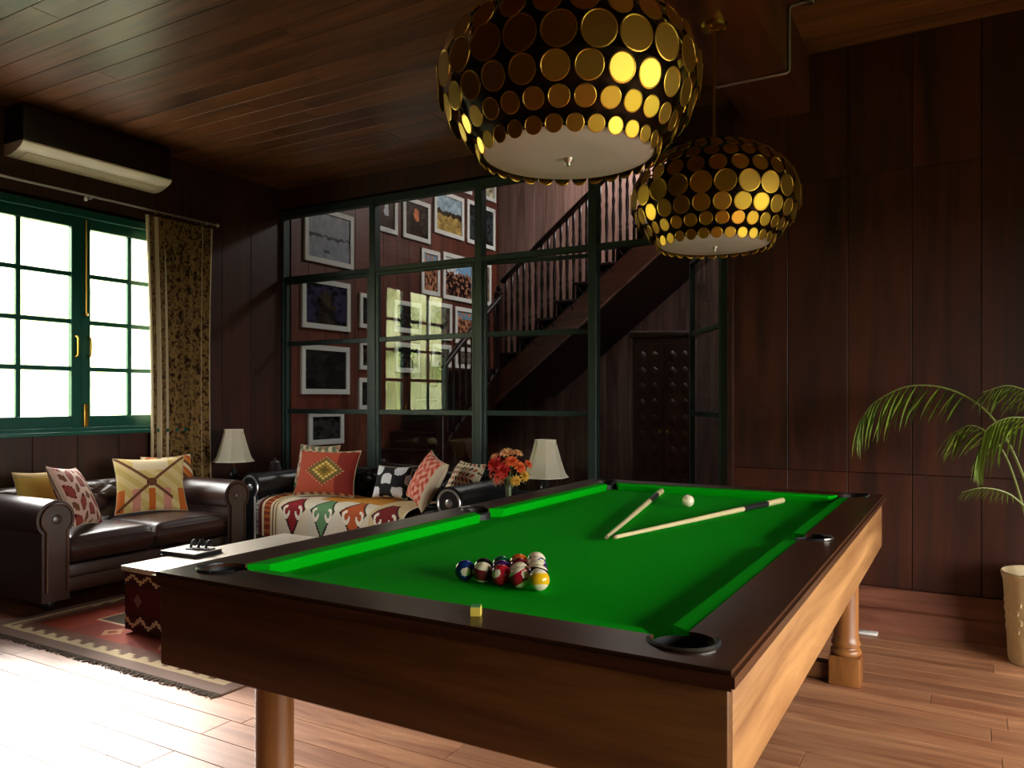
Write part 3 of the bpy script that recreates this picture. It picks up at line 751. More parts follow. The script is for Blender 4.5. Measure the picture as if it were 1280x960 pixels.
# ------------------------------------------------------------------ chesterfield sofas
def keyhole(w, r, zr, z0, n=26):
    ph = math.acos(w / r); a0, a1 = PI + ph, -ph
    return [(-w, z0)] + [(r * math.cos(a0 + (a1 - a0) * k / n), zr + r * math.sin(a0 + (a1 - a0) * k / n)) for k in range(n + 1)] + [(w, z0)]
def chesterfield(name, label, loc, rz, L, D, leather, nail, nseat, ncol):
    S = thing(name, label, 'sofa', loc, rz)
    hl_, hd = L / 2, D / 2
    obj('base', box(-hl_ + 0.10, hl_ - 0.10, -hd + 0.03, hd - 0.08, 0.10, 0.275, 0.018), leather, S)
    obj('front_rail', box(-hl_ + 0.20, hl_ - 0.20, -hd + 0.012, -hd + 0.05, 0.105, 0.20, 0.012), leather, S)
    seatw = (L - 0.40) / nseat
    for k in range(nseat):
        x0 = -hl_ + 0.20 + k * seatw
        def sp(sgn):
            def f(u, v):
                U, V = 2 * u - 1, 2 * v - 1
                e = (max(0, 1 - U ** 18) * max(0, 1 - V ** 18)) ** 0.4
                return (x0 + seatw * (0.5 + 0.494 * U * (1 - 0.012 * (1 - e))), -hd + 0.008 + (D - 0.33) * (0.5 + 0.5 * V), 0.365 + sgn * (0.085 * e + (0.022 * (1 - U * U) * (1 - V * V) if sgn > 0 else 0)))
            return f
        cu = grid('seat_cushion', 36, 36, sp(1), leather, S, both=sp(-1))
        pth = [sp(1)(u, v) for u, v in [(i / 20 * 0.98 + 0.01, 0.012) for i in range(21)]]
        obj('piping', tube([(p[0], p[1] + 0.002, p[2] - 0.012) for p in pth], 0.006, 6), leather, cu)
    AR, AWN, ZR = 0.118, 0.085, 0.575
    kp = keyhole(AWN, AR, ZR, 0.07)
    for s in (-1, 1):
        t = prism([(s * (hl_ - AR - 0.0) + p[0], p[1]) for p in kp], 'Y', -hd, hd - 0.12)
        ao = obj('arm', t, leather, S)
        kf = keyhole(AWN - 0.022, AR - 0.022, ZR, 0.13)
        obj('arm_facing', prism([(s * (hl_ - AR) + p[0], p[1]) for p in kf], 'Y', -hd - 0.012, -hd), leather, ao)
        pts = [(s * (hl_ - AR) + p[0], -hd - 0.013, p[1]) for p in keyhole(AWN - 0.024, AR - 0.024, ZR, 0.13, 30)]
        obj('nailhead_trim', tube(pts, 0.009 if nail is M_NAILS else 0.0055, 6), nail, ao)
        obj('scroll_button', lathe([(0.03, 0), (0.028, 0.006), (0.018, 0.010), (0, 0.012)], 20), nail if nail is M_NAILS else leather, ao)
        sb = COL.objects[-1] if False else ao.children[-1]
        sb.matrix_basis = Matrix.Translation((s * (hl_ - AR), -hd - 0.012, ZR)) @ Matrix.Rotation(R(90), 4, 'X')
    # tufted back
    yb = hd
    base_pts = [(yb - 0.24, 0.28), (yb - 0.215, 0.40), (yb - 0.205, 0.50)]
    cy, cz, r = yb - 0.105, 0.595, 0.115
    for k in range(15):
        a = R(200 - 215 * k / 14)
        base_pts.append((cy + r * math.cos(a), cz + r * math.sin(a)))
    base_pts += [(yb - 0.01, 0.45), (yb - 0.02, 0.25), (yb - 0.02, 0.12)]
    sp_ = spline([(0, p[0], p[1]) for p in base_pts], 64)
    xa, xb = -hl_ + 0.13, hl_ - 0.13
    step = (xb - xa) / ncol
    NV = 64
    sdist = [0.0]
    for a, c in zip(sp_, sp_[1:]): sdist.append(sdist[-1] + (c - a).length)
    stop = 0.50
    vstep = 0.19
    def tuft(x, s):
        if s > stop: return 0.0
        p, q = (x - xa) / step, (s - 0.06) / vstep
        d1, d2 = abs(((p + q) % 1) - 0.5), abs(((p - q) % 1) - 0.5)
        cr = min(0.5 - d1, 0.5 - d2) * 2
        puff = min(1.0, cr * 2.2) ** 0.6
        fade = min(1, (stop - s) / 0.12)
        return (puff - 1.0) * 0.048 * fade
    def bp(u, v):
        k = min(int(round(v * NV)), NV); p = sp_[k]
        tg = (sp_[min(k + 1, NV)] - sp_[max(k - 1, 0)]).normalized()
        n = Vector((0, -tg.z, tg.y)); x = xa + (xb - xa) * u
        q = p + n * tuft(x, sdist[k])
        return (x, q.y, q.z)
    bk = grid('backrest', ncol * 14, NV, bp, leather, S, ang=80)
    for k in range(ncol * 2 + 1):
        for s_ in range(3):
            if (k + s_) % 2: continue
            x = xa + step * (k / 2); sv = 0.06 + vstep * s_ * 0.5 + 0.095
            if not (xa + 0.05 < x < xb - 0.05): continue
            kk = min(range(NV + 1), key=lambda i: abs(sdist[i] - sv)); p = sp_[kk]
            tg = (sp_[kk + 1] - sp_[kk - 1]).normalized(); n = Vector((0, -tg.z, tg.y))
            c = p + n * (-0.038)
            t = bmesh.new(); bmesh.ops.create_icosphere(t, subdivisions=1, radius=0.011)
            b_o = obj('button', t, leather, bk); b_o.location = (x, c.y, c.z)
    for sx in (-1, 1):
        for sy in (-1, 1):
            obj('foot', lathe([(0.022, 0), (0.034, 0.015), (0.038, 0.04), (0.03, 0.075), (0.036, 0.10), (0.036, 0.11)], 16, None, sx * (hl_ - 0.14), sy * (hd - 0.12)), M_SIDET, S)
    return S
SZ = 0.468
chesterfield('leather_sofa', 'brown leather chesterfield two-seater sofa under the green window', (-5.31, 3.46, 0), R(90), 1.62, 0.92, M_LEATHER, M_NAILB, 2, 5)
chesterfield('leather_sofa', 'black leather chesterfield sofa in front of the glazed partition', (-4.19, 5.05, 0), 0, 2.26, 0.90, M_LEATHERB, M_NAILS, 3, 9)

# ------------------------------------------------------------------ cushions
def pillow(label, loc, rot, W, H, T, fcol, group=None, n=44):
    def side(s):
        def f(u, v):
            U, V = 2 * u - 1, 2 * v - 1
            th = T * 0.5 * (max(0, (1 - U * U)) * max(0, (1 - V * V))) ** 0.42
            return (W / 2 * U * (1 - 0.09 * (1 - V * V) * abs(U)), s * th, H / 2 + H / 2 * V * (1 - 0.09 * (1 - U * U) * abs(V)))
        return f
    o = thing('cushion', label, 'cushion', loc, 0, group)
    o.rotation_euler = rot
    grid('cover', n, n, side(-1), M_TEX, o, fcol, both=side(1), ang=120)
    e = [side(0)(u, v) for u, v in [(i / 24, 0) for i in range(24)] + [(1, i / 24) for i in range(24)] + [(1 - i / 24, 1) for i in range(24)] + [(0, 1 - i / 24) for i in range(24)]]
    sm = obj('seam', tube(e, 0.0035, 5, closed=True), M_LINING, o)
    return o
def q(x, n): return math.floor(x * n) / n
CRM, YEL, ORG, RED, DRD, BRN, BLK, PNK, GRN, GRY = [hexc(h) for h in ('d9c7a0', 'c7a24a', 'c2641f', '9a2a1c', '5a1512', '6a4026', '1c1412', 'cf8a78', '5f8a5a', '8a8078')]
def col_yellow(u, v):
    U, V = 2 * u - 1, 2 * v - 1
    if abs(U - V) < 0.07 and V > -0.95 or abs(U + V) < 0.055 and (U < 0.6): return BRN
    if math.hypot(U, V) < 0.12: return DRD
    if v < 0.38 and (int(u * 9) % 2 == 0): return ORG if int(u * 9) % 4 == 0 else PNK
    if V > 0.45 and abs(U) < 0.5: return CRM
    return hexc('cbb068') if (int((u + v) * 7) % 2) else hexc('d8c386')
def col_redikat(u, v):
    U, V = 2 * u - 1, 2 * v - 1
    k = math.sin(u * 15) * math.sin(v * 13 + 1.2 * math.sin(u * 9))
    if k > 0.45: return hexc('8a3a30')
    if k > 0.2: return DRD
    if k < -0.62: return BRN
    return hexc('c9a694')
def col_gold(u, v):
    U, V = 2 * u - 1, 2 * v - 1
    if v < 0.3: return DRD if int(u * 8) % 2 else BRN
    return hexc('d3b455') if abs(V) < 0.75 else hexc('bfa36a')
def col_orange(u, v):
    U, V = 2 * u - 1, 2 * v - 1
    k = int((abs(U) * 5 + abs(V) * 5)) % 4
    return [hexc('b4531c'), CRM, BRN, hexc('c77a30')][k]
def col_diamond(u, v):
    U, V = q(u * 2 - 1 + 0.001, 11), q(v * 2 - 1, 11)
    d = abs(U) * 1.1 + abs(V) * 1.2
    if abs(2 * v - 1) > 0.90: return hexc('b58a68') if int(u * 14) % 2 else BRN
    if d < 0.16: return hexc('5a4a16')
    if d < 0.34: return hexc('8a6a20')
    if d < 0.48: return hexc('d6b860')
    if d < 0.66: return hexc('6a5a28')
    if d < 0.80: return hexc('c9a070') if int(u * 22 + v * 22) % 2 else hexc('8a3a20')
    return hexc('a5462c') if u < 0.7 else hexc('7a2418')  # right side darker: shade painted into the cover
def col_medallion(u, v):
    U, V = 2 * u - 1, 2 * v - 1
    r = math.hypot(U * 1.0, V * 1.0)
    if r < 0.42: return hexc('6a3214')
    if abs(V) > 0.62 and int(u * 12 + v * 5) % 2: return hexc('57684a')
    return hexc('c3ad94') if (int(u * 10) + int(v * 10)) % 3 else hexc('9a6a54')
def col_cow(u, v):
    k = math.sin(u * 9.5 + 0.7) * math.sin(v * 9 + 0.4 * math.sin(u * 11))
    return (0.75, 0.77, 0.80) if k > 0.12 else (0.012, 0.012, 0.014)
def col_pink(u, v):
    k = math.sin(u * 31 + 2.2 * math.sin(v * 17)) + math.sin(v * 37 + 1.7 * math.sin(u * 23))
    if v > 0.0 and u > 0.88: return hexc('c9b79c')
    if k > 0.7: return hexc('b8402c')
    if k > -0.3: return hexc('cf6a55')
    return hexc('dca392')
def col_cream(u, v):
    k = math.sin(u * 24 + 2 * math.sin(v * 13)) * math.sin(v * 22)
    if k > 0.5: return hexc('3a2418')
    if k < -0.55: return hexc('b0523a')
    return hexc('e2d4b4')
GP1 = 'kilim cushions on the brown sofa'; GP2 = 'cushions on the black sofa'
pillow('mustard kilim cushion at the back left of the brown sofa', (-5.40, 3.03, 0.485), (R(-22), 0, R(78)), 0.36, 0.36, 0.13, col_gold, GP1)
pillow('red and cream kilim cushion leaning on the near sofa arm', (-5.03, 3.09, SZ + 0.01), (R(-26), R(6), R(128)), 0.46, 0.43, 0.14, col_redikat, GP1)
pillow('yellow kilim cushion with crossed brown lines on the brown sofa', (-5.25, 3.71, SZ), (R(-24), 0, R(62)), 0.50, 0.44, 0.15, col_yellow, GP1)
pillow('orange and brown kilim cushion in the far corner of the brown sofa', (-5.40, 4.02, 0.49), (R(-20), 0, R(84)), 0.42, 0.40, 0.13, col_orange, GP1)
pillow('pale medallion cushion half hidden behind the red diamond cushion', (-4.86, 4.96, 0.514), (R(-16), 0, R(6)), 0.42, 0.42, 0.13, col_medallion, GP2)
pillow('red kilim cushion with a gold diamond on the black sofa', (-4.58, 4.80, 0.512), (R(-20), 0, R(14)), 0.56, 0.40, 0.15, col_diamond, GP2)
pillow('black and white patterned cushion in the middle of the black sofa', (-4.03, 4.98, 0.514), (R(-20), 0, R(4)), 0.34, 0.27, 0.13, col_cow, GP2)
pillow('pink and red woven cushion leaning on the far sofa arm', (-3.62, 4.76, 0.525), (R(-28), R(10), R(-38)), 0.46, 0.40, 0.15, col_pink, GP2)
pillow('cream patterned cushion tucked into the end of the black sofa', (-3.46, 5.06, 0.52), (R(-30), 0, R(-30)), 0.44, 0.34, 0.13, col_cream, GP2)

# kilim throw over the black sofa seat
thr = thing('kilim_throw', 'striped kilim throw with red hooked motif over the black sofa seat', 'throw', (-4.19, 5.05, 0))
tx0, tx1 = -0.88, 0.62
tp_ = spline([(0, 0.0, 0.492), (0, -0.20, 0.497), (0, -0.37, 0.485), (0, -0.452, 0.455), (0, -0.472, 0.40), (0, -0.476, 0.30), (0, -0.476, 0.19)], 40)
def tpos(off):
    def f(u, v):
        k = v * 40; i = min(int(k), 39); p = tp_[i].lerp(tp_[i + 1], k - i)
        tg = (tp_[min(i + 1, 40)] - tp_[max(i - 1, 0)]).normalized(); n = Vector((0, tg.z, -tg.y))
        if n.z < 0 and v < 0.5: n = -n
        if v >= 0.5 and n.y > 0: n = -n
        w = 0.006 * math.sin(u * 21 + 4 * v) + 0.004 * math.sin(u * 47)
        p2 = p + n * (off + w * 0.6 + 0.006)
        return (tx0 + (tx1 - tx0) * u, p2.y, p2.z)
    return f
def tcol(u, v):
    bands = [(0.025, DRD), (0.04, CRM), (0.085, hexc('a8581c')), (0.10, CRM), (0.112, BRN), (0.125, CRM), (0.135, hexc('7a6a3a')), (0.15, CRM)]
    for e, c in bands:
        if u < e: return hexc('7a2a12') if c == hexc('a8581c') and int(v * 22) % 2 else c
    m = (u - 0.15) / 0.21
    k = int(m); f = m - k
    U, V = abs(2 * f - 1), v * 2 - 1.15
    ground = [hexc('e0d2b4'), hexc('d9d0ba'), hexc('d9cfb6'), hexc('d0b88a')][k % 4]
    main = [hexc('8a1a1c'), hexc('5f8a5a'), hexc('b0521f'), hexc('7a1c1a')][k % 4]
    d = U * 1.05 + abs(V) * 1.1
    if v > 0.28:
        hook = math.hypot(U - 0.42, (V - 0.12) * 1.0)
        if d < 0.9:
            if 0.13 < hook < 0.25 and not (V < 0.1 and U < 0.4): return hexc('ece2cc')
            if d > 0.78: return hexc('2a120c')
            return main
    elif k == 1 or k == 2:
        return hexc('c9892a') if v > 0.1 else hexc('b8701e')
    return ground
grid('cloth', 200, 70, tpos(0.004), M_TEX, thr, tcol, both=tpos(0.0), ang=80)
t = bmesh.new(); rg = random.Random(5)
for k in range(46):
    v = 0.02 + 0.96 * k / 45; p = Vector(tpos(0.002)(0, v))
    tube([p, p + Vector((-0.022, rg.uniform(-.01, .01), rg.uniform(-.006, .004))), p + Vector((-0.045 + rg.uniform(-.01, .008), rg.uniform(-.016, .016), -0.012 + rg.uniform(-.012, .01)))], 0.0028, 4, t)
fo = obj('fringe', t, M_FRINGEW, thr); fo['kind'] = 'stuff'

# ------------------------------------------------------------------ side tables, table lamps, jar, vase of flowers
def side_table(label, x, y, hx_, hy_, h):
    s = thing('side_table', label, 'side table', (x, y, 0))
    obj('top', box(-hx_, hx_, -hy_, hy_, h - 0.035, h, 0.006), M_SIDET, s)
    obj('apron', box(-hx_ + 0.03, hx_ - 0.03, -hy_ + 0.03, hy_ - 0.03, h - 0.11, h - 0.036, 0.004, 1), M_SIDET, s)
    obj('shelf', box(-hx_ + 0.03, hx_ - 0.03, -hy_ + 0.03, hy_ - 0.03, 0.14, 0.165, 0.004, 1), M_SIDET, s)
    for sx in (-1, 1):
        for sy in (-1, 1):
            obj('leg', lathe([(0.014, 0), (0.02, 0.05), (0.016, 0.12), (0.022, 0.15), (0.018, 0.25), (0.022, h - 0.14), (0.024, h - 0.04)], 12, None, sx * (hx_ - 0.045), sy * (hy_ - 0.045)), M_SIDET, s)
ST = 0.565
side_table('black side table in the corner between the two sofas', -5.57, 4.98, 0.20, 0.43, ST)
side_table('black side table at the far end of the black sofa', -2.76, 5.03, 0.22, 0.36, ST)
def table_lamp(label, x, y, zs, rot):
    s = thing('table_lamp', label, 'table lamp', (x, y, ST), rot, 'cream shaded table lamps')
    zb = zs - ST
    obj('base', lathe([(0.062, 0), (0.062, 0.012), (0.05, 0.02), (0.02, 0.03), (0.03, 0.06), (0.045, 0.09), (0.03, 0.13), (0.012, 0.15), (0.010, 0.16)], 20), M_LAMPB, s)
    obj('stem', tube([(0, 0, 0.155), (0, 0, zb + 0.10)], 0.006, 8), M_BRASS, s)
    H, r0, r1, nn = 0.275, 0.165, 0.078, 8
    t = bmesh.new(); rows = []
    for k in range(9):
        f = k / 8; r = r0 + (r1 - r0) * (f ** 0.8)
        if k == 0: r += 0.006
        rows.append([t.verts.new((r * math.cos(2 * PI * (i + .5) / nn), r * math.sin(2 * PI * (i + .5) / nn), zb + H * f)) for i in range(nn)])
    for a, c in zip(rows, rows[1:]):
        for i in range(nn): t.faces.new((a[i], a[(i + 1) % nn], c[(i + 1) % nn], c[i]))
    bmesh.ops.solidify(t, geom=t.faces[:], thickness=0.003)
    sh = obj('lamp_shade', t, M_SHADE, s, True, 20)
    for z, r in ((0, r0 + 0.007), (H, r1 + 0.002)):
        obj('shade_trim', tube([(r * math.cos(2 * PI * (i + .5) / nn), r * math.sin(2 * PI * (i + .5) / nn), zb + z) for i in range(nn)], 0.004, 5, closed=True), M_SHADE, sh)
    for k in range(3):
        a = 2 * PI * k / 3; obj('shade_spoke', tube([(0, 0, zb + 0.10), (0.088 * math.cos(a), 0.088 * math.sin(a), zb + H - 0.02)], 0.002, 4), M_BRASS, sh)
table_lamp('cream panelled table lamp in the corner beside the curtain', -5.53, 4.70, 0.775, 0.3)
table_lamp('cream panelled table lamp behind the red flowers', -2.72, 5.19, 0.735, 0.1)
jar = thing('glass_jar', 'dim lidded glass jar on the corner side table', 'jar', (-5.56, 5.20, ST))
obj('body', lathe([(0.045, 0.0), (0.055, 0.01), (0.058, 0.10), (0.05, 0.14), (0.04, 0.155), (0.037, 0.155), (0.047, 0.137), (0.054, 0.10), (0.051, 0.012), (0, 0.01)], 20), plain('frosted_jar_glass', (0.30, 0.29, 0.30), 0.25, Transmission_Weight=0.4), jar)
obj('lid', lathe([(0.046, 0.156), (0.046, 0.168), (0.02, 0.18), (0.01, 0.19), (0.014, 0.205), (0, 0.212)], 18), M_CHROME, jar)

vz = thing('flower_vase', 'glass vase of red and orange flowers on the side table', 'vase', (-2.83, 4.83, ST))
obj('vase_glass', lathe([(0.035, 0.0), (0.04, 0.008), (0.036, 0.06), (0.034, 0.12), (0.042, 0.17), (0.039, 0.17), (0.031, 0.12), (0.033, 0.06), (0.034, 0.012), (0, 0.012)], 20), M_GLASSJ, vz)
rg = random.Random(11)
petal_cols = [plain('red_petal', hexc('c8281e'), 0.6), plain('orange_petal', hexc('e0662e'), 0.6), plain('coral_petal', hexc('e2604a'), 0.6), plain('peach_petal', hexc('e8b07a'), 0.6), plain('yellow_petal', hexc('e0b040'), 0.6), plain('pale_pink_petal', hexc('ecc9b8'), 0.6)]
def bloom(c, nrm, r, mat):
    t = bmesh.new(); nrm = nrm.normalized(); up = nrm.orthogonal().normalized(); sd = nrm.cross(up)
    for layer in range(4):
        n = 11 - layer * 2; el = R(8 + layer * 22); ln = r * (1 - 0.12 * layer)
        for k in range(n):
            a = 2 * PI * (k + 0.5 * layer) / n + rg.uniform(-.1, .1)
            rad = up * math.cos(a) + sd * math.sin(a); tan = nrm.cross(rad)
            d = rad * math.cos(el) + nrm * math.sin(el); w = ln * 0.22
            p0 = c; p1 = c + d * ln * 0.55; p2 = c + d * ln + nrm * (-0.1 * ln)
            vv = [t.verts.new(p) for p in (p0, p1 + tan * w + nrm * w * .3, p2, p1 - tan * w + nrm * w * .3, p1)]
            t.faces.new((vv[0], vv[1], vv[4])); t.faces.new((vv[0], vv[4], vv[3])); t.faces.new((vv[1], vv[2], vv[4])); t.faces.new((vv[4], vv[2], vv[3]))
    return t
FL = [(-0.05, -0.10, 0.29, 0.075, 0), (0.02, -0.11, 0.25, 0.07, 0), (-0.02, -0.08, 0.20, 0.065, 2), (0.06, -0.06, 0.31, 0.06, 1), (-0.09, -0.03, 0.33, 0.06, 3), (0.0, -0.02, 0.36, 0.07, 3), (0.06, 0.02, 0.36, 0.055, 3), (0.11, -0.03, 0.27, 0.055, 1), (0.13, 0.0, 0.21, 0.05, 4), (0.10, -0.07, 0.18, 0.045, 4), (-0.10, -0.05, 0.22, 0.05, 2), (-0.10, -0.01, 0.16, 0.045, 5), (0.15, 0.02, 0.29, 0.04, 1), (0.0, 0.05, 0.30, 0.06, 0), (-0.06, 0.06, 0.28, 0.05, 1)]
for x, y, z, r, c in FL:
    ce = Vector((x, y, z)); nr = Vector((x, y - 0.03, (z - 0.2) * 0.9 + 0.02))
    fo = obj('flower', bloom(ce, nr, r, None), petal_cols[c], vz, False)
    obj('stem', tube(spline([(x * 0.12, y * 0.12, 0.03), (x * 0.25, y * 0.25, 0.14), ce], 8), 0.003, 5), M_STEM, fo)
for k in range(7):
    a = k * 0.95; L_ = 0.11 + 0.03 * rg.random()
    t = bmesh.new(); dx, dy = math.cos(a), math.sin(a)
    sp0 = [Vector((dx * 0.03, dy * 0.03, 0.16)), Vector((dx * 0.08, dy * 0.08, 0.19)), Vector((dx * L_ * 1.2, dy * L_ * 1.2, 0.15))]
    w = [0.004, 0.017, 0.001]; vv = [[t.verts.new(p + Vector((-dy, dx, 0)) * wi * s) for s in (-1, 1)] for p, wi in zip(sp0, w)]
    for a1, a2 in zip(vv, vv[1:]): t.faces.new((a1[0], a1[1], a2[1], a2[0]))
    obj('leaf', t, M_STEM, vz, True, 90)

# ------------------------------------------------------------------ coffee table with kilim sides, book, ornament, rug
CX0, CX1, CY0, CY1, CH = -4.10, -3.38, 2.70, 3.92, 0.376
ct = thing('coffee_table', 'low kilim-sided coffee table with a pale top', 'coffee table', ((CX0 + CX1) / 2, (CY0 + CY1) / 2, 0.009))
hx_, hy_ = (CX1 - CX0) / 2, (CY1 - CY0) / 2
obj('top', box(-hx_, hx_, -hy_, hy_, CH - 0.03, CH, 0.005), M_CTOP, ct)
def kcol(u, v):
    if v < 0.28 or v > 0.76:
        f = (u * 5) % 1; vv = v / 0.28 if v < 0.28 else (1 - v) / 0.24
        z = abs(2 * f - 1)
        if abs(vv - 0.25 - 0.5 * z) < 0.13: return hexc('c9b08a')
        return hexc('3a0f10')
    if math.hypot((u * 3) % 1 - 0.5, (v - 0.52) * 1.6) < 0.14: return hexc('7a5a50')
    return hexc('4a1214')
for nm, f0, dr_, ln in (('kilim_panel', Vector((-hx_, -hy_, 0)), Vector((1, 0, 0)), 2 * hx_), ('kilim_panel', Vector((hx_, -hy_, 0)), Vector((0, 1, 0)), 2 * hy_), ('kilim_panel', Vector((hx_, hy_, 0)), Vector((-1, 0, 0)), 2 * hx_), ('kilim_panel', Vector((-hx_, hy_, 0)), Vector((0, -1, 0)), 2 * hy_)):
    out = Vector((dr_.y, -dr_.x, 0))
    def fpan(off):
        return lambda u, v: f0 + dr_ * (0.016 + (ln - 0.032) * u) - out * (0.016 - off) + Vector((0, 0, 0.02 + (CH - 0.052) * v))
    grid(nm, 60, 24, fpan(0.0), M_TEX, ct, kcol, both=fpan(-0.012), smooth=False)
for sx in (-1, 1):
    for sy in (-1, 1):
        obj('foot', box(sx * (hx_ - 0.06) - 0.02, sx * (hx_ - 0.06) + 0.02, sy * (hy_ - 0.06) - 0.02, sy * (hy_ - 0.06) + 0.02, 0.0, 0.05, 0.003, 1), M_SIDET, ct)
bkp = on_z(240, 694, CH)
bk = thing('book', 'large pale book with dark covers on the coffee table', 'book', (bkp.x, bkp.y, CH + 0.009), 0.08)
obj('cover', box(-0.14, 0.14, -0.11, 0.11, 0.0, 0.004, 0.001, 1), M_DKBLUE, bk)
obj('pages', box(-0.134, 0.134, -0.104, 0.104, 0.004, 0.024), M_DKBLUE, bk)
obj('cover', box(-0.14, 0.14, -0.11, 0.11, 0.024, 0.028, 0.001, 1), M_PAPER, bk)
orn = thing('ornament', 'small tangled black metal ornament on the pale book', 'ornament', (bkp.x + 0.05, bkp.y + 0.02, CH + 0.009 + 0.028), 0.3)
obj('base', box(-0.06, 0.06, -0.025, 0.025, 0, 0.006, 0.002, 1), M_BLACK, orn)
orn.scale = (1.35, 1.35, 1.35)
for k in range(3):
    x = -0.038 + 0.038 * k
    obj('figure', tube(spline([(x - 0.012, 0.0, 0.005), (x - 0.006, 0.006, 0.026), (x + 0.008, 0.0, 0.036 + 0.006 * (k % 2)), (x + 0.016, -0.008, 0.022), (x + 0.026, -0.012, 0.028)], 12), [0.006 + 0.0025 * math.sin(i / 12 * PI) for i in range(13)], 7), M_BLACK, orn)

RX0, RX1, RY0, RY1 = -4.90, -2.86, 2.36, 4.45
def rcol(u, v):
    x, y = u * (RX1 - RX0), v * (RY1 - RY0)
    d = min(x, y, RX1 - RX0 - x, RY1 - RY0 - y); s = x if (y < 0.6 or RY1 - RY0 - y < 0.6) else y
    if d < 0.075: return hexc('7d6152')
    if d < 0.165:
        f = (s / 0.115) % 1; h = (d - 0.075) / 0.09
        tooth = h < 0.42 or (h < 0.80 and 0.15 < f < 0.55) or (0.42 < h < 0.62 and 0.15 < f < 0.8)
        return hexc('cdb48a') if tooth else hexc('75523f')
    if d < 0.215: return hexc('7a4a36')
    if d < 0.43:
        f = (s / 0.50) % 1; h = (d - 0.325) / 0.075
        g = abs(f - 0.5) * 6.5 + abs(h)
        if 0.45 < g < 0.95: return hexc('c98a5c')
        return hexc('a8442a') if int(s / 0.25) % 2 else hexc('8c3520')
    if d < 0.448: return hexc('d8b590')
    f = ((x / 0.62) % 1, (y / 0.62) % 1); g = abs(f[0] - 0.5) + abs(f[1] - 0.5)
    if 0.14 < g < 0.22: return hexc('9a8062')
    return hexc('54432f')
rug = thing('kilim_rug', 'flat woven kilim rug with red border and fringe under the coffee table', 'rug')
grid('weave', 270, 210, lambda u, v: (RX0 + (RX1 - RX0) * u, RY0 + (RY1 - RY0) * v, 0.0075 + 0.0008 * math.sin(u * 40) * math.sin(v * 31)), M_TEX, rug, rcol, both=lambda u, v: (RX0 + (RX1 - RX0) * u, RY0 + (RY1 - RY0) * v, 0.0012))
t = bmesh.new(); rg = random.Random(8)
for k in range(330):
    x = RX0 + (RX1 - RX0) * (k + 0.5) / 330; l = rg.uniform(0.018, 0.05)
    tube([(x, RY0 + 0.004, 0.005), (x + rg.uniform(-.008, .008), RY0 - l * 0.5, 0.006), (x + rg.uniform(-.014, .014), RY0 - l, 0.0032)], 0.0026, 4, t)
fo = obj('fringe', t, M_FRINGE, rug); fo['kind'] = 'stuff'

# ------------------------------------------------------------------ palm
plx, ply = 0.33, 4.70
pal = thing('potted_palm', 'areca palm with arching fronds in a cream pot by the panelled wall', 'potted plant', (plx, ply, 0))
obj('pot', lathe([(0.0, 0.0), (0.145, 0.0), (0.150, 0.02), (0.158, 0.20), (0.170, 0.40), (0.178, 0.43), (0.182, 0.445), (0.176, 0.452), (0.166, 0.44), (0.158, 0.38)], 36), M_POT, pal)
rel = bmesh.new()
for k in range(16):
    a = 2 * PI * k / 16; r = 0.166
    for j in range(4):
        b2 = bmesh.new(); bmesh.ops.create_icosphere(b2, subdivisions=1, radius=0.012)
        aa = a + 0.10 * (j % 2); zz = 0.17 + 0.045 * j
        for v in b2.verts: v.co = Vector((v.co.x * 0.5, v.co.y, v.co.z * 1.6))
        bmesh.ops.transform(b2, matrix=Matrix.Translation(((0.157 + 0.06 * (zz - 0.2)) * math.cos(aa), (0.157 + 0.06 * (zz - 0.2)) * math.sin(aa), zz)) @ Matrix.Rotation(aa, 4, 'Z'), verts=b2.verts[:])
        merge(rel, b2)
obj('pot_relief', rel, M_POT, pal)
obj('soil', lathe([(0, 0.405), (0.10, 0.405), (0.164, 0.40)], 24), M_SOIL, pal)
def leaflet_mesh(droop):
    t = bmesh.new(); n = 5; rows = []
    for k in range(n + 1):
        f = k / n; w = 0.026 * math.sin(PI * (0.12 + 0.88 * f) ** 0.8) * (1 if k < n else 0) + 0.0006
        x = f; z = -droop * f * f
        rows.append([t.verts.new((x, -w, z + w * 0.35)), t.verts.new((x, 0, z)), t.verts.new((x, w, z + w * 0.35))])
    for a, c in zip(rows, rows[1:]):
        t.faces.new((a[0], a[1], c[1], c[0])); t.faces.new((a[1], a[2], c[2], c[1]))
    me = bpy.data.meshes.new('leaflet'); t.to_mesh(me); t.free(); me.materials.append(M_LEAF); me.shade_smooth()
    return me
LFM = [leaflet_mesh(d) for d in (0.08, 0.16, 0.26)]
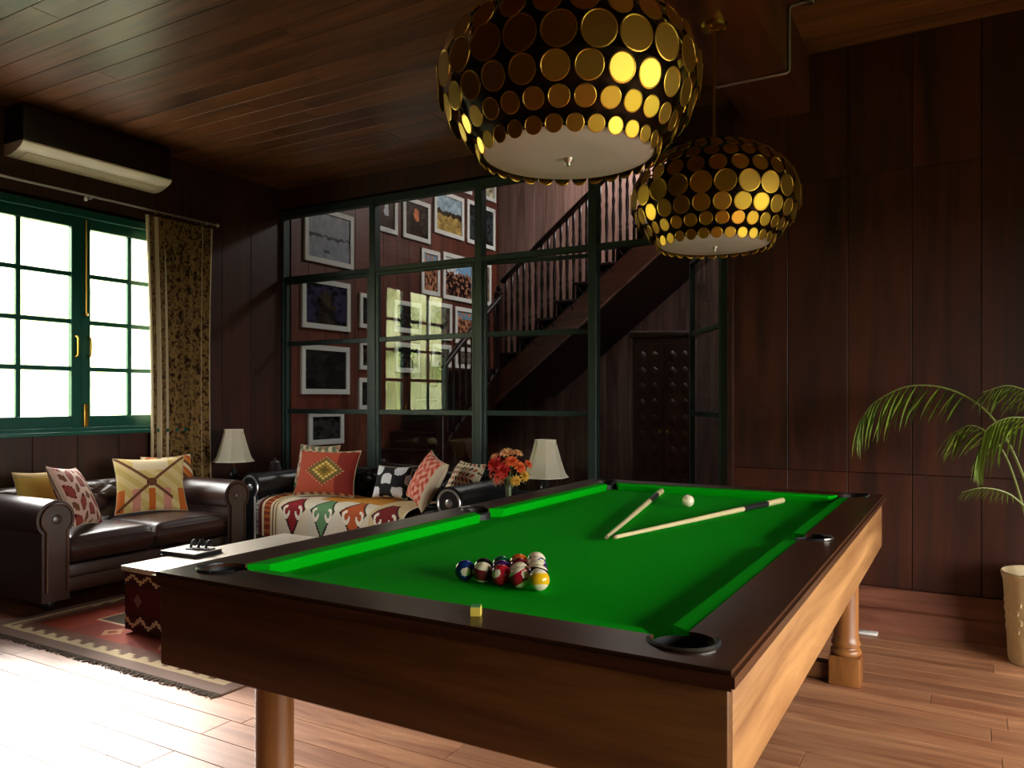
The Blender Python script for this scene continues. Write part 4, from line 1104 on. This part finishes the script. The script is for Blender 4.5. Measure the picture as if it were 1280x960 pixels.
def frond(pts, nl, ln, s0=0.35, seed=0):
    rg = random.Random(seed); W = [Vector(p) - Vector((plx, ply, 0)) for p in pts]
    C = spline(W, 40)
    fr_ = obj('frond', tube(C, [0.008 - 0.0065 * k / 40 for k in range(41)], 6), M_RACHIS, pal)
    for k in range(nl):
        f = s0 + (1 - s0) * (k // 2 + 0.5) / (nl / 2); side = 1 if k % 2 else -1
        i = min(int(f * 40), 39); p = C[i].lerp(C[i + 1], f * 40 - i); tg = (C[i + 1] - C[i]).normalized()
        sd = tg.cross(Vector((0, 0, 1)))
        sd = sd.normalized() if sd.length > 0.05 else Vector((0, 1, 0))
        fo_ = (f - s0) / (1 - s0)
        d = (tg * (0.35 + 0.4 * fo_) + sd * side * (0.55 - 0.25 * fo_) + Vector((0, 0, -0.55 - 0.3 * rg.random()))).normalized()
        L_ = ln * (0.55 + 0.6 * math.sin(PI * (0.15 + 0.75 * fo_))) * rg.uniform(0.85, 1.1)
        z = (Vector((0, 0, 1)) - d * d.z).normalized(); y = z.cross(d)
        m = Matrix((d, y, z)).transposed().to_4x4()
        lf = bpy.data.objects.new('leaflet', LFM[rg.randrange(3)]); COL.objects.link(lf); lf.parent = fr_
        lf.matrix_basis = Matrix.Translation(p) @ m @ Matrix.Scale(L_, 4)
B0 = (plx - 0.02, ply, 0.40)
frond([B0, (0.28, 4.68, 0.80), (0.14, 4.64, 1.18), (-0.04, 4.62, 1.35), (-0.25, 4.60, 1.385), (-0.42, 4.58, 1.30), (-0.50, 4.57, 1.19)], 38, 0.25, 0.46, 1)
frond([(plx, ply - 0.04, 0.40), (0.40, 4.55, 0.85), (0.34, 4.42, 1.17), (0.20, 4.36, 1.23), (0.09, 4.33, 1.18), (0.05, 4.32, 1.06)], 36, 0.23, 0.50, 2)
frond([(plx + 0.02, ply, 0.40), (0.38, 4.72, 0.95), (0.34, 4.68, 1.27), (0.20, 4.62, 1.38), (0.07, 4.58, 1.35)], 34, 0.15, 0.50, 3)
frond([(plx - 0.03, ply - 0.02, 0.40), (0.30, 4.60, 0.68), (0.20, 4.50, 0.84), (0.08, 4.44, 0.885), (-0.02, 4.42, 0.86)], 26, 0.07, 0.5, 4)
frond([(plx + 0.03, ply - 0.03, 0.40), (0.46, 4.56, 0.9), (0.58, 4.45, 1.28), (0.70, 4.35, 1.36), (0.80, 4.28, 1.22)], 36, 0.20, 0.45, 5)
frond([(plx + 0.04, ply, 0.40), (0.50, 4.70, 1.0), (0.62, 4.68, 1.38), (0.78, 4.62, 1.45), (0.92, 4.58, 1.32)], 36, 0.20, 0.45, 6)
frond([(plx - 0.01, ply - 0.02, 0.40), (0.25, 4.64, 0.75), (0.16, 4.60, 1.05), (0.04, 4.57, 1.18), (-0.07, 4.55, 1.14)], 28, 0.19, 0.52, 7)
fp_ = on_z(1085, 792, 0.0)
pl = thing('floor_plate', 'small white plastic plate on the floor beside the skirting', 'floor plate', (fp_.x, min(fp_.y, YW - 0.11), 0))
obj('plate', box(-0.05, 0.05, -0.03, 0.03, 0, 0.012, 0.004), M_WHITE, pl)
obj('screw', lathe([(0, 0.012), (0.006, 0.012), (0.005, 0.0145), (0, 0.015)], 10), M_CHROME, pl)

# ------------------------------------------------------------------ staircase in the hall
st = thing('staircase', 'dark wooden staircase with turned balusters rising behind the glass', 'staircase')
SLOPE, RUN = 0.785, 0.25
RISE = SLOPE * RUN
SY0, SY1 = 8.25, HY1 - 0.02
XS = -4.93                       # first nosing above the landing
ZL = 2.87 + SLOPE * (XS + 3.68) - RISE
obj('landing', box(XL + 0.01, XS, SY0, SY1, ZL - 0.10, ZL, 0.006, 1), M_STAIR, st)
NT = 13
for k in range(NT):
    x, z = XS + k * RUN, ZL + (k + 1) * RISE
    obj('tread', box(x - 0.02, x + RUN + 0.005, SY0 - 0.02, SY1, z - 0.035, z, 0.005, 1), M_STAIR, st)
    obj('riser', box(x, x + 0.02, SY0 + 0.005, SY1, z - RISE, z - 0.035), M_STAIR, st)
XE = XS + NT * RUN
def zn(x): return ZL + RISE + SLOPE * (x - XS)
obj('stringer', prism([(XS - 0.10, zn(XS - 0.10) - 0.56), (XE, zn(XE) - 0.56), (XE, zn(XE) - RISE - 0.02), (XS - 0.10, zn(XS - 0.1) - RISE - 0.02)], 'Y', SY0, SY0 + 0.045), M_STRING, st)
obj('stringer_bead', tube([(XS, SY0 - 0.004, zn(XS) - 0.56), (XE, SY0 - 0.004, zn(XE) - 0.56)], 0.014, 6), M_HALLB, st)  # pale colour stands in for the lit lower edge of the stair
obj('soffit', prism([(XS, zn(XS) - 0.55), (XE, zn(XE) - 0.55), (XE, zn(XE) - 0.50), (XS, zn(XS) - 0.50)], 'Y', SY0 + 0.045, SY1), M_STAIR, st)
brk = None
for k in range(NT):
    x, z = XS + k * RUN, ZL + (k + 1) * RISE
    obj('tread_bracket', tube(spline([(x + 0.04, SY0 - 0.004, z - 0.05), (x + 0.10, SY0 - 0.006, z - 0.13), (x + 0.18, SY0 - 0.006, z - 0.07), (x + 0.22, SY0 - 0.004, z - 0.12)], 10), 0.010, 5), M_STAIR, st)
me_b = {}
def bal_mesh(h):
    t = lathe([(0.017, 0), (0.017, 0.14), (0.010, 0.16), (0.020, 0.19), (0.011, 0.22), (0.018, h * 0.42), (0.020, h * 0.5), (0.012, h * 0.62), (0.020, h * 0.68), (0.010, h * 0.74), (0.017, h * 0.80), (0.015, h)], 10)
    me = bpy.data.meshes.new('baluster'); bmesh.ops.recalc_face_normals(t, faces=t.faces[:]); t.to_mesh(me); t.free(); me.materials.append(M_STAIR); me.shade_smooth(); return me
BM_ = bal_mesh(0.86)
for k in range(NT * 3):
    x = XS + 0.045 + k * RUN / 3; z = ZL + (k // 3 + 1) * RISE
    b = bpy.data.objects.new('baluster', BM_); COL.objects.link(b); b.parent = st
    h = (zn(x) + 0.86 - z); b.location = (x, SY0 + 0.03, z); b.scale = (1.15, 1.15, h / 0.86)
obj('handrail', tube([(XS - 0.02, SY0 + 0.03, zn(XS) + 0.87)] + [(XS + (XE - XS) * i / 6, SY0 + 0.03, zn(XS + (XE - XS) * i / 6) + 0.885) for i in range(1, 7)], 0.034, 10), M_STAIR, st)
def newel(x, y, z, h):
    o = obj('newel_post', box(x - 0.045, x + 0.045, y - 0.045, y + 0.045, z, z + h, 0.006, 1), M_STAIR, st)
    obj('newel_cap', lathe([(0.055, 0), (0.055, 0.02), (0.03, 0.035), (0.042, 0.065), (0.03, 0.095), (0, 0.11)], 14, None, x, y, z + h), M_STAIR, o)
newel(XS - 0.06, SY0 + 0.03, ZL - 0.1, 1.02)
# lower flight along the photograph wall
LX1 = -4.98
nlow = 9; rl = ZL / nlow; run2 = 0.245
for k in range(nlow - 1):
    z = ZL - (k + 1) * rl; yb2 = SY0 - (k + 1) * run2
    obj('tread', box(XL + 0.01, LX1 + 0.02, yb2 - 0.02, yb2 + run2, z - 0.035, z, 0.005, 1), M_STAIR, st)
    obj('riser', box(XL + 0.01, LX1, yb2 + run2 - 0.02, yb2 + run2 - 0.001, z, z + rl - 0.036), M_STAIR, st)
zl2 = lambda y: ZL - (SY0 - y) / run2 * rl
ya, yc = SY0 - 0.02, SY0 - 1.22
obj('stringer', prism([(ya, zl2(ya) - 0.30), (ya, zl2(ya) + 0.02), (SY0 - nlow * run2 + 0.2, zl2(SY0 - nlow * run2 + 0.2) + 0.02), (SY0 - nlow * run2 + 0.2, 0.0), (SY0 - 1.7, 0.0)], 'X', LX1, LX1 + 0.04), M_STAIR, st)
obj('handrail', tube(spline([(LX1 + 0.02, ya + 0.05, zl2(ya) + 0.90), (LX1 + 0.02, (ya + yc) / 2, zl2((ya + yc) / 2) + 0.90), (LX1 + 0.02, yc, zl2(yc) + 0.90)], 10), 0.034, 10), M_STAIR, st)
for k in range(9):
    y = yc + 0.10 + k * 0.125
    b = bpy.data.objects.new('baluster', BM_); COL.objects.link(b); b.parent = st; b.location = (LX1 + 0.02, y, zl2(y) + 0.02)
newel(LX1 + 0.02, yc, max(0, zl2(yc) - 0.25), 1.12)

# carved cabinet under the stairs
cc = thing('carved_cabinet', 'tall dark carved cabinet in the shadow under the stairs', 'cabinet', (-2.62, 7.55, 0), R(18))
obj('body', box(-0.30, 0.30, -0.2, 0.2, 0.0, 1.92, 0.01, 1), M_CARVE, cc)
obj('cornice', box(-0.33, 0.33, -0.23, 0.22, 1.92, 1.98, 0.012, 2), M_CARVE, cc)
for s in (-1, 1):
    dr = obj('door', box(min(0.01 * s, 0.28 * s), max(0.01 * s, 0.28 * s), -0.222, -0.20, 0.08, 1.86, 0.006, 1), M_CARVE, cc)
    t = bmesh.new()
    for j in range(11):
        for i in range(2):
            b2 = bmesh.new(); bmesh.ops.create_icosphere(b2, subdivisions=1, radius=0.045)
            for v in b2.verts: v.co = Vector((v.co.x, v.co.y * 0.35, v.co.z * 1.3))
            bmesh.ops.translate(b2, vec=(s * (0.085 + 0.12 * i), -0.222, 0.18 + 0.155 * j), verts=b2.verts[:]); merge(t, b2)
    obj('carving', t, M_CARVE, dr)
    obj('knob', lathe([(0, -0.02), (0.014, -0.01), (0.014, 0.008), (0, 0.02)], 12, None, s * 0.035, -0.235, 1.0), M_BRASS, dr)

# ------------------------------------------------------------------ framed photographs on the hall wall
from mathutils import noise
def nz(u, v, f, seed=0.0): return noise.fractal(Vector((u * f + seed, v * f - seed, seed)), 0.7, 2.0, 4)
def shade(c, k): return tuple(max(0.0, x * k) for x in c)
def sky_land(u, v):
    n = nz(u, v, 6)
    if v > 0.58 + 0.06 * n: return shade(hexc('9fb4c0'), 1 + 0.5 * n)
    if v > 0.44 + 0.08 * n: return hexc('332c20')
    return shade(hexc('a98a4c'), 1 + 0.8 * n)
def sea(u, v):
    n = nz(u * 2.4, v, 5)
    if abs(v - 0.49 - 0.04 * n) < 0.035 * (0.6 + abs(nz(u, 0, 7))): return hexc('3a3f48')
    if 0.14 < v < 0.20 and 0.36 < u < 0.5: return hexc('555a64')
    return shade(hexc('9aa0aa'), 1 + 0.25 * n)
def figure(bg, body, face):
    def f(u, v):
        n = nz(u, v, 5, 3.0)
        if math.hypot(u - 0.5, (v - 0.66) * 0.9) < 0.15 + 0.06 * n: return shade(face, 1 + n)
        if abs(u - 0.5) < 0.14 + 0.24 * (0.55 - v) + 0.1 * n and v < 0.58: return shade(body, 1 + 1.5 * n)
        return shade(bg, 1 + 1.6 * n)
    return f
def crowd(u, v):
    n = nz(u, v, 9, 5.0)
    if v > 0.62 + 0.12 * n: return hexc('7aa0c4') if u + 0.3 * n > 0.45 else hexc('cfd4d6')
    return hexc('a3705a') if n > 0.22 else (hexc('3a2018') if n > -0.15 else hexc('171010'))
def murk(c):
    return lambda u, v: shade(c, 1 + 1.3 * nz(u, v, 4, c[0] * 40))
def light_fig(u, v):
    if abs(u - 0.5 + 0.05 * nz(u, v, 6)) < 0.06 + 0.16 * (0.85 - v) and 0.3 < v < 0.85: return hexc('c8ccd0')
    return shade(hexc('241c14'), 1 + nz(u, v, 5))
def people(u, v):
    n = nz(u, v, 7, 9.0)
    return hexc('c98a68') if n > 0.12 else (hexc('6a90a8') if v > 0.72 else shade(hexc('6a4030'), 1 + n))
PX = XL + 0.004
def picture(label, pl_, pr_, zt, zb, fc, bw=0.055):
    ya_, yb_ = on_x(pl_, 400, XL + 0.02).y, on_x(pr_, 400, XL + 0.02).y
    w, h = yb_ - ya_, zt - zb
    p = thing('framed_photograph', label, 'picture', (XL, (ya_ + yb_) / 2, zb), 0, 'framed photographs on the hall wall')
    bw = min(bw, w * 0.16)
    t = bmesh.new()
    for a0, a1, s, e in ((-w / 2, w / 2, 0, bw), (-w / 2, w / 2, h - bw, h), (-w / 2, -w / 2 + bw, bw, h - bw), (w / 2 - bw, w / 2, bw, h - bw)):
        box(0.0005, 0.026, a0, a1, s, e, 0.002, 1, bm=t)
    obj('frame', t, M_FRAMEW, p)
    grid('print', 36, 30, lambda u, v: (0.012, -w / 2 + bw + (w - 2 * bw) * u, bw + (h - 2 * bw) * v), M_PRINT, p, fc, smooth=False)
    obj('backing', box(0.0008, 0.010, -w / 2 + bw * 0.5, w / 2 - bw * 0.5, bw * 0.5, h - bw * 0.5), M_FRAMEBK, p)
DK = (0.02, 0.016, 0.018)
PICS = [('pale seascape photograph, topmost of the leftmost column', 381, 442, 3.325, 2.74, sea),
 ('dark violet photograph of a figure, second in the leftmost column', 378, 438, 2.577, 2.05, figure((0.03, 0.025, 0.06), hexc('2a241c'), hexc('3a3226'))),
 ('nearly black photograph, third in the leftmost column', 377, 437, 1.88, 1.367, murk((0.012, 0.011, 0.012))),
 ('small dim photograph, lowest in the leftmost column', 386, 430, 1.185, 0.837, murk((0.03, 0.03, 0.03))),
 ('narrow dark photograph, upper of the second column', 450, 472, 2.505, 2.115, murk(DK)),
 ('narrow dark photograph, middle of the second column', 450, 472, 1.97, 1.646, murk((0.03, 0.02, 0.02))),
 ('narrow dark photograph, lowest of the second column', 449, 471, 1.556, 1.20, murk(DK)),
 ('photograph of a pale robed shape in the top row', 470, 497, 3.85, 3.26, light_fig),
 ('portrait photograph in orange and brown in the top row', 504, 538, 3.77, 3.265, figure((0.03, 0.02, 0.015), hexc('2a1a14'), hexc('c0704a'))),
 ('landscape photograph with sandy ground and blue sky in the top row', 543, 580, 4.01, 3.44, sky_land),
 ('dark figure photograph at the far end of the top row', 584, 619, 4.03, 3.44, figure((0.02, 0.025, 0.028), hexc('0c0e10'), hexc('8aa0a4'))),
 ('pale photograph above the top row near the far corner', 596, 620, 4.70, 4.13, murk((0.5, 0.42, 0.28))),
 ('photograph half cut by the head bar above the landscape', 556, 590, 4.65, 4.10, murk((0.2, 0.2, 0.2))),
 ('narrow photograph of people in the second row', 527, 550, 3.20, 2.63, people),
 ('photograph of a crowd under blue sky in the second row', 554, 592, 3.227, 2.62, crowd),
 ('photograph behind the partition post at the end of the second row', 597, 614, 3.23, 2.64, murk((0.2, 0.12, 0.08))),
 ('dark photograph under the reflected window, third row', 493, 527, 2.496, 2.118, murk(DK)),
 ('brown photograph in the middle of the third row', 535, 565, 2.555, 2.08, murk((0.10, 0.06, 0.05))),
 ('bright photograph of faces at the end of the third row', 569, 598, 2.546, 2.06, people),
 ('dark photograph at the start of the fourth row', 494, 525, 1.995, 1.636, murk(DK)),
 ('brown photograph in the middle of the fourth row', 540, 564, 2.02, 1.73, murk((0.08, 0.06, 0.05))),
 ('photograph beside the stair newel at the end of the fourth row', 569, 592, 2.01, 1.73, murk((0.15, 0.12, 0.10)))]
for a in PICS: picture(*a)
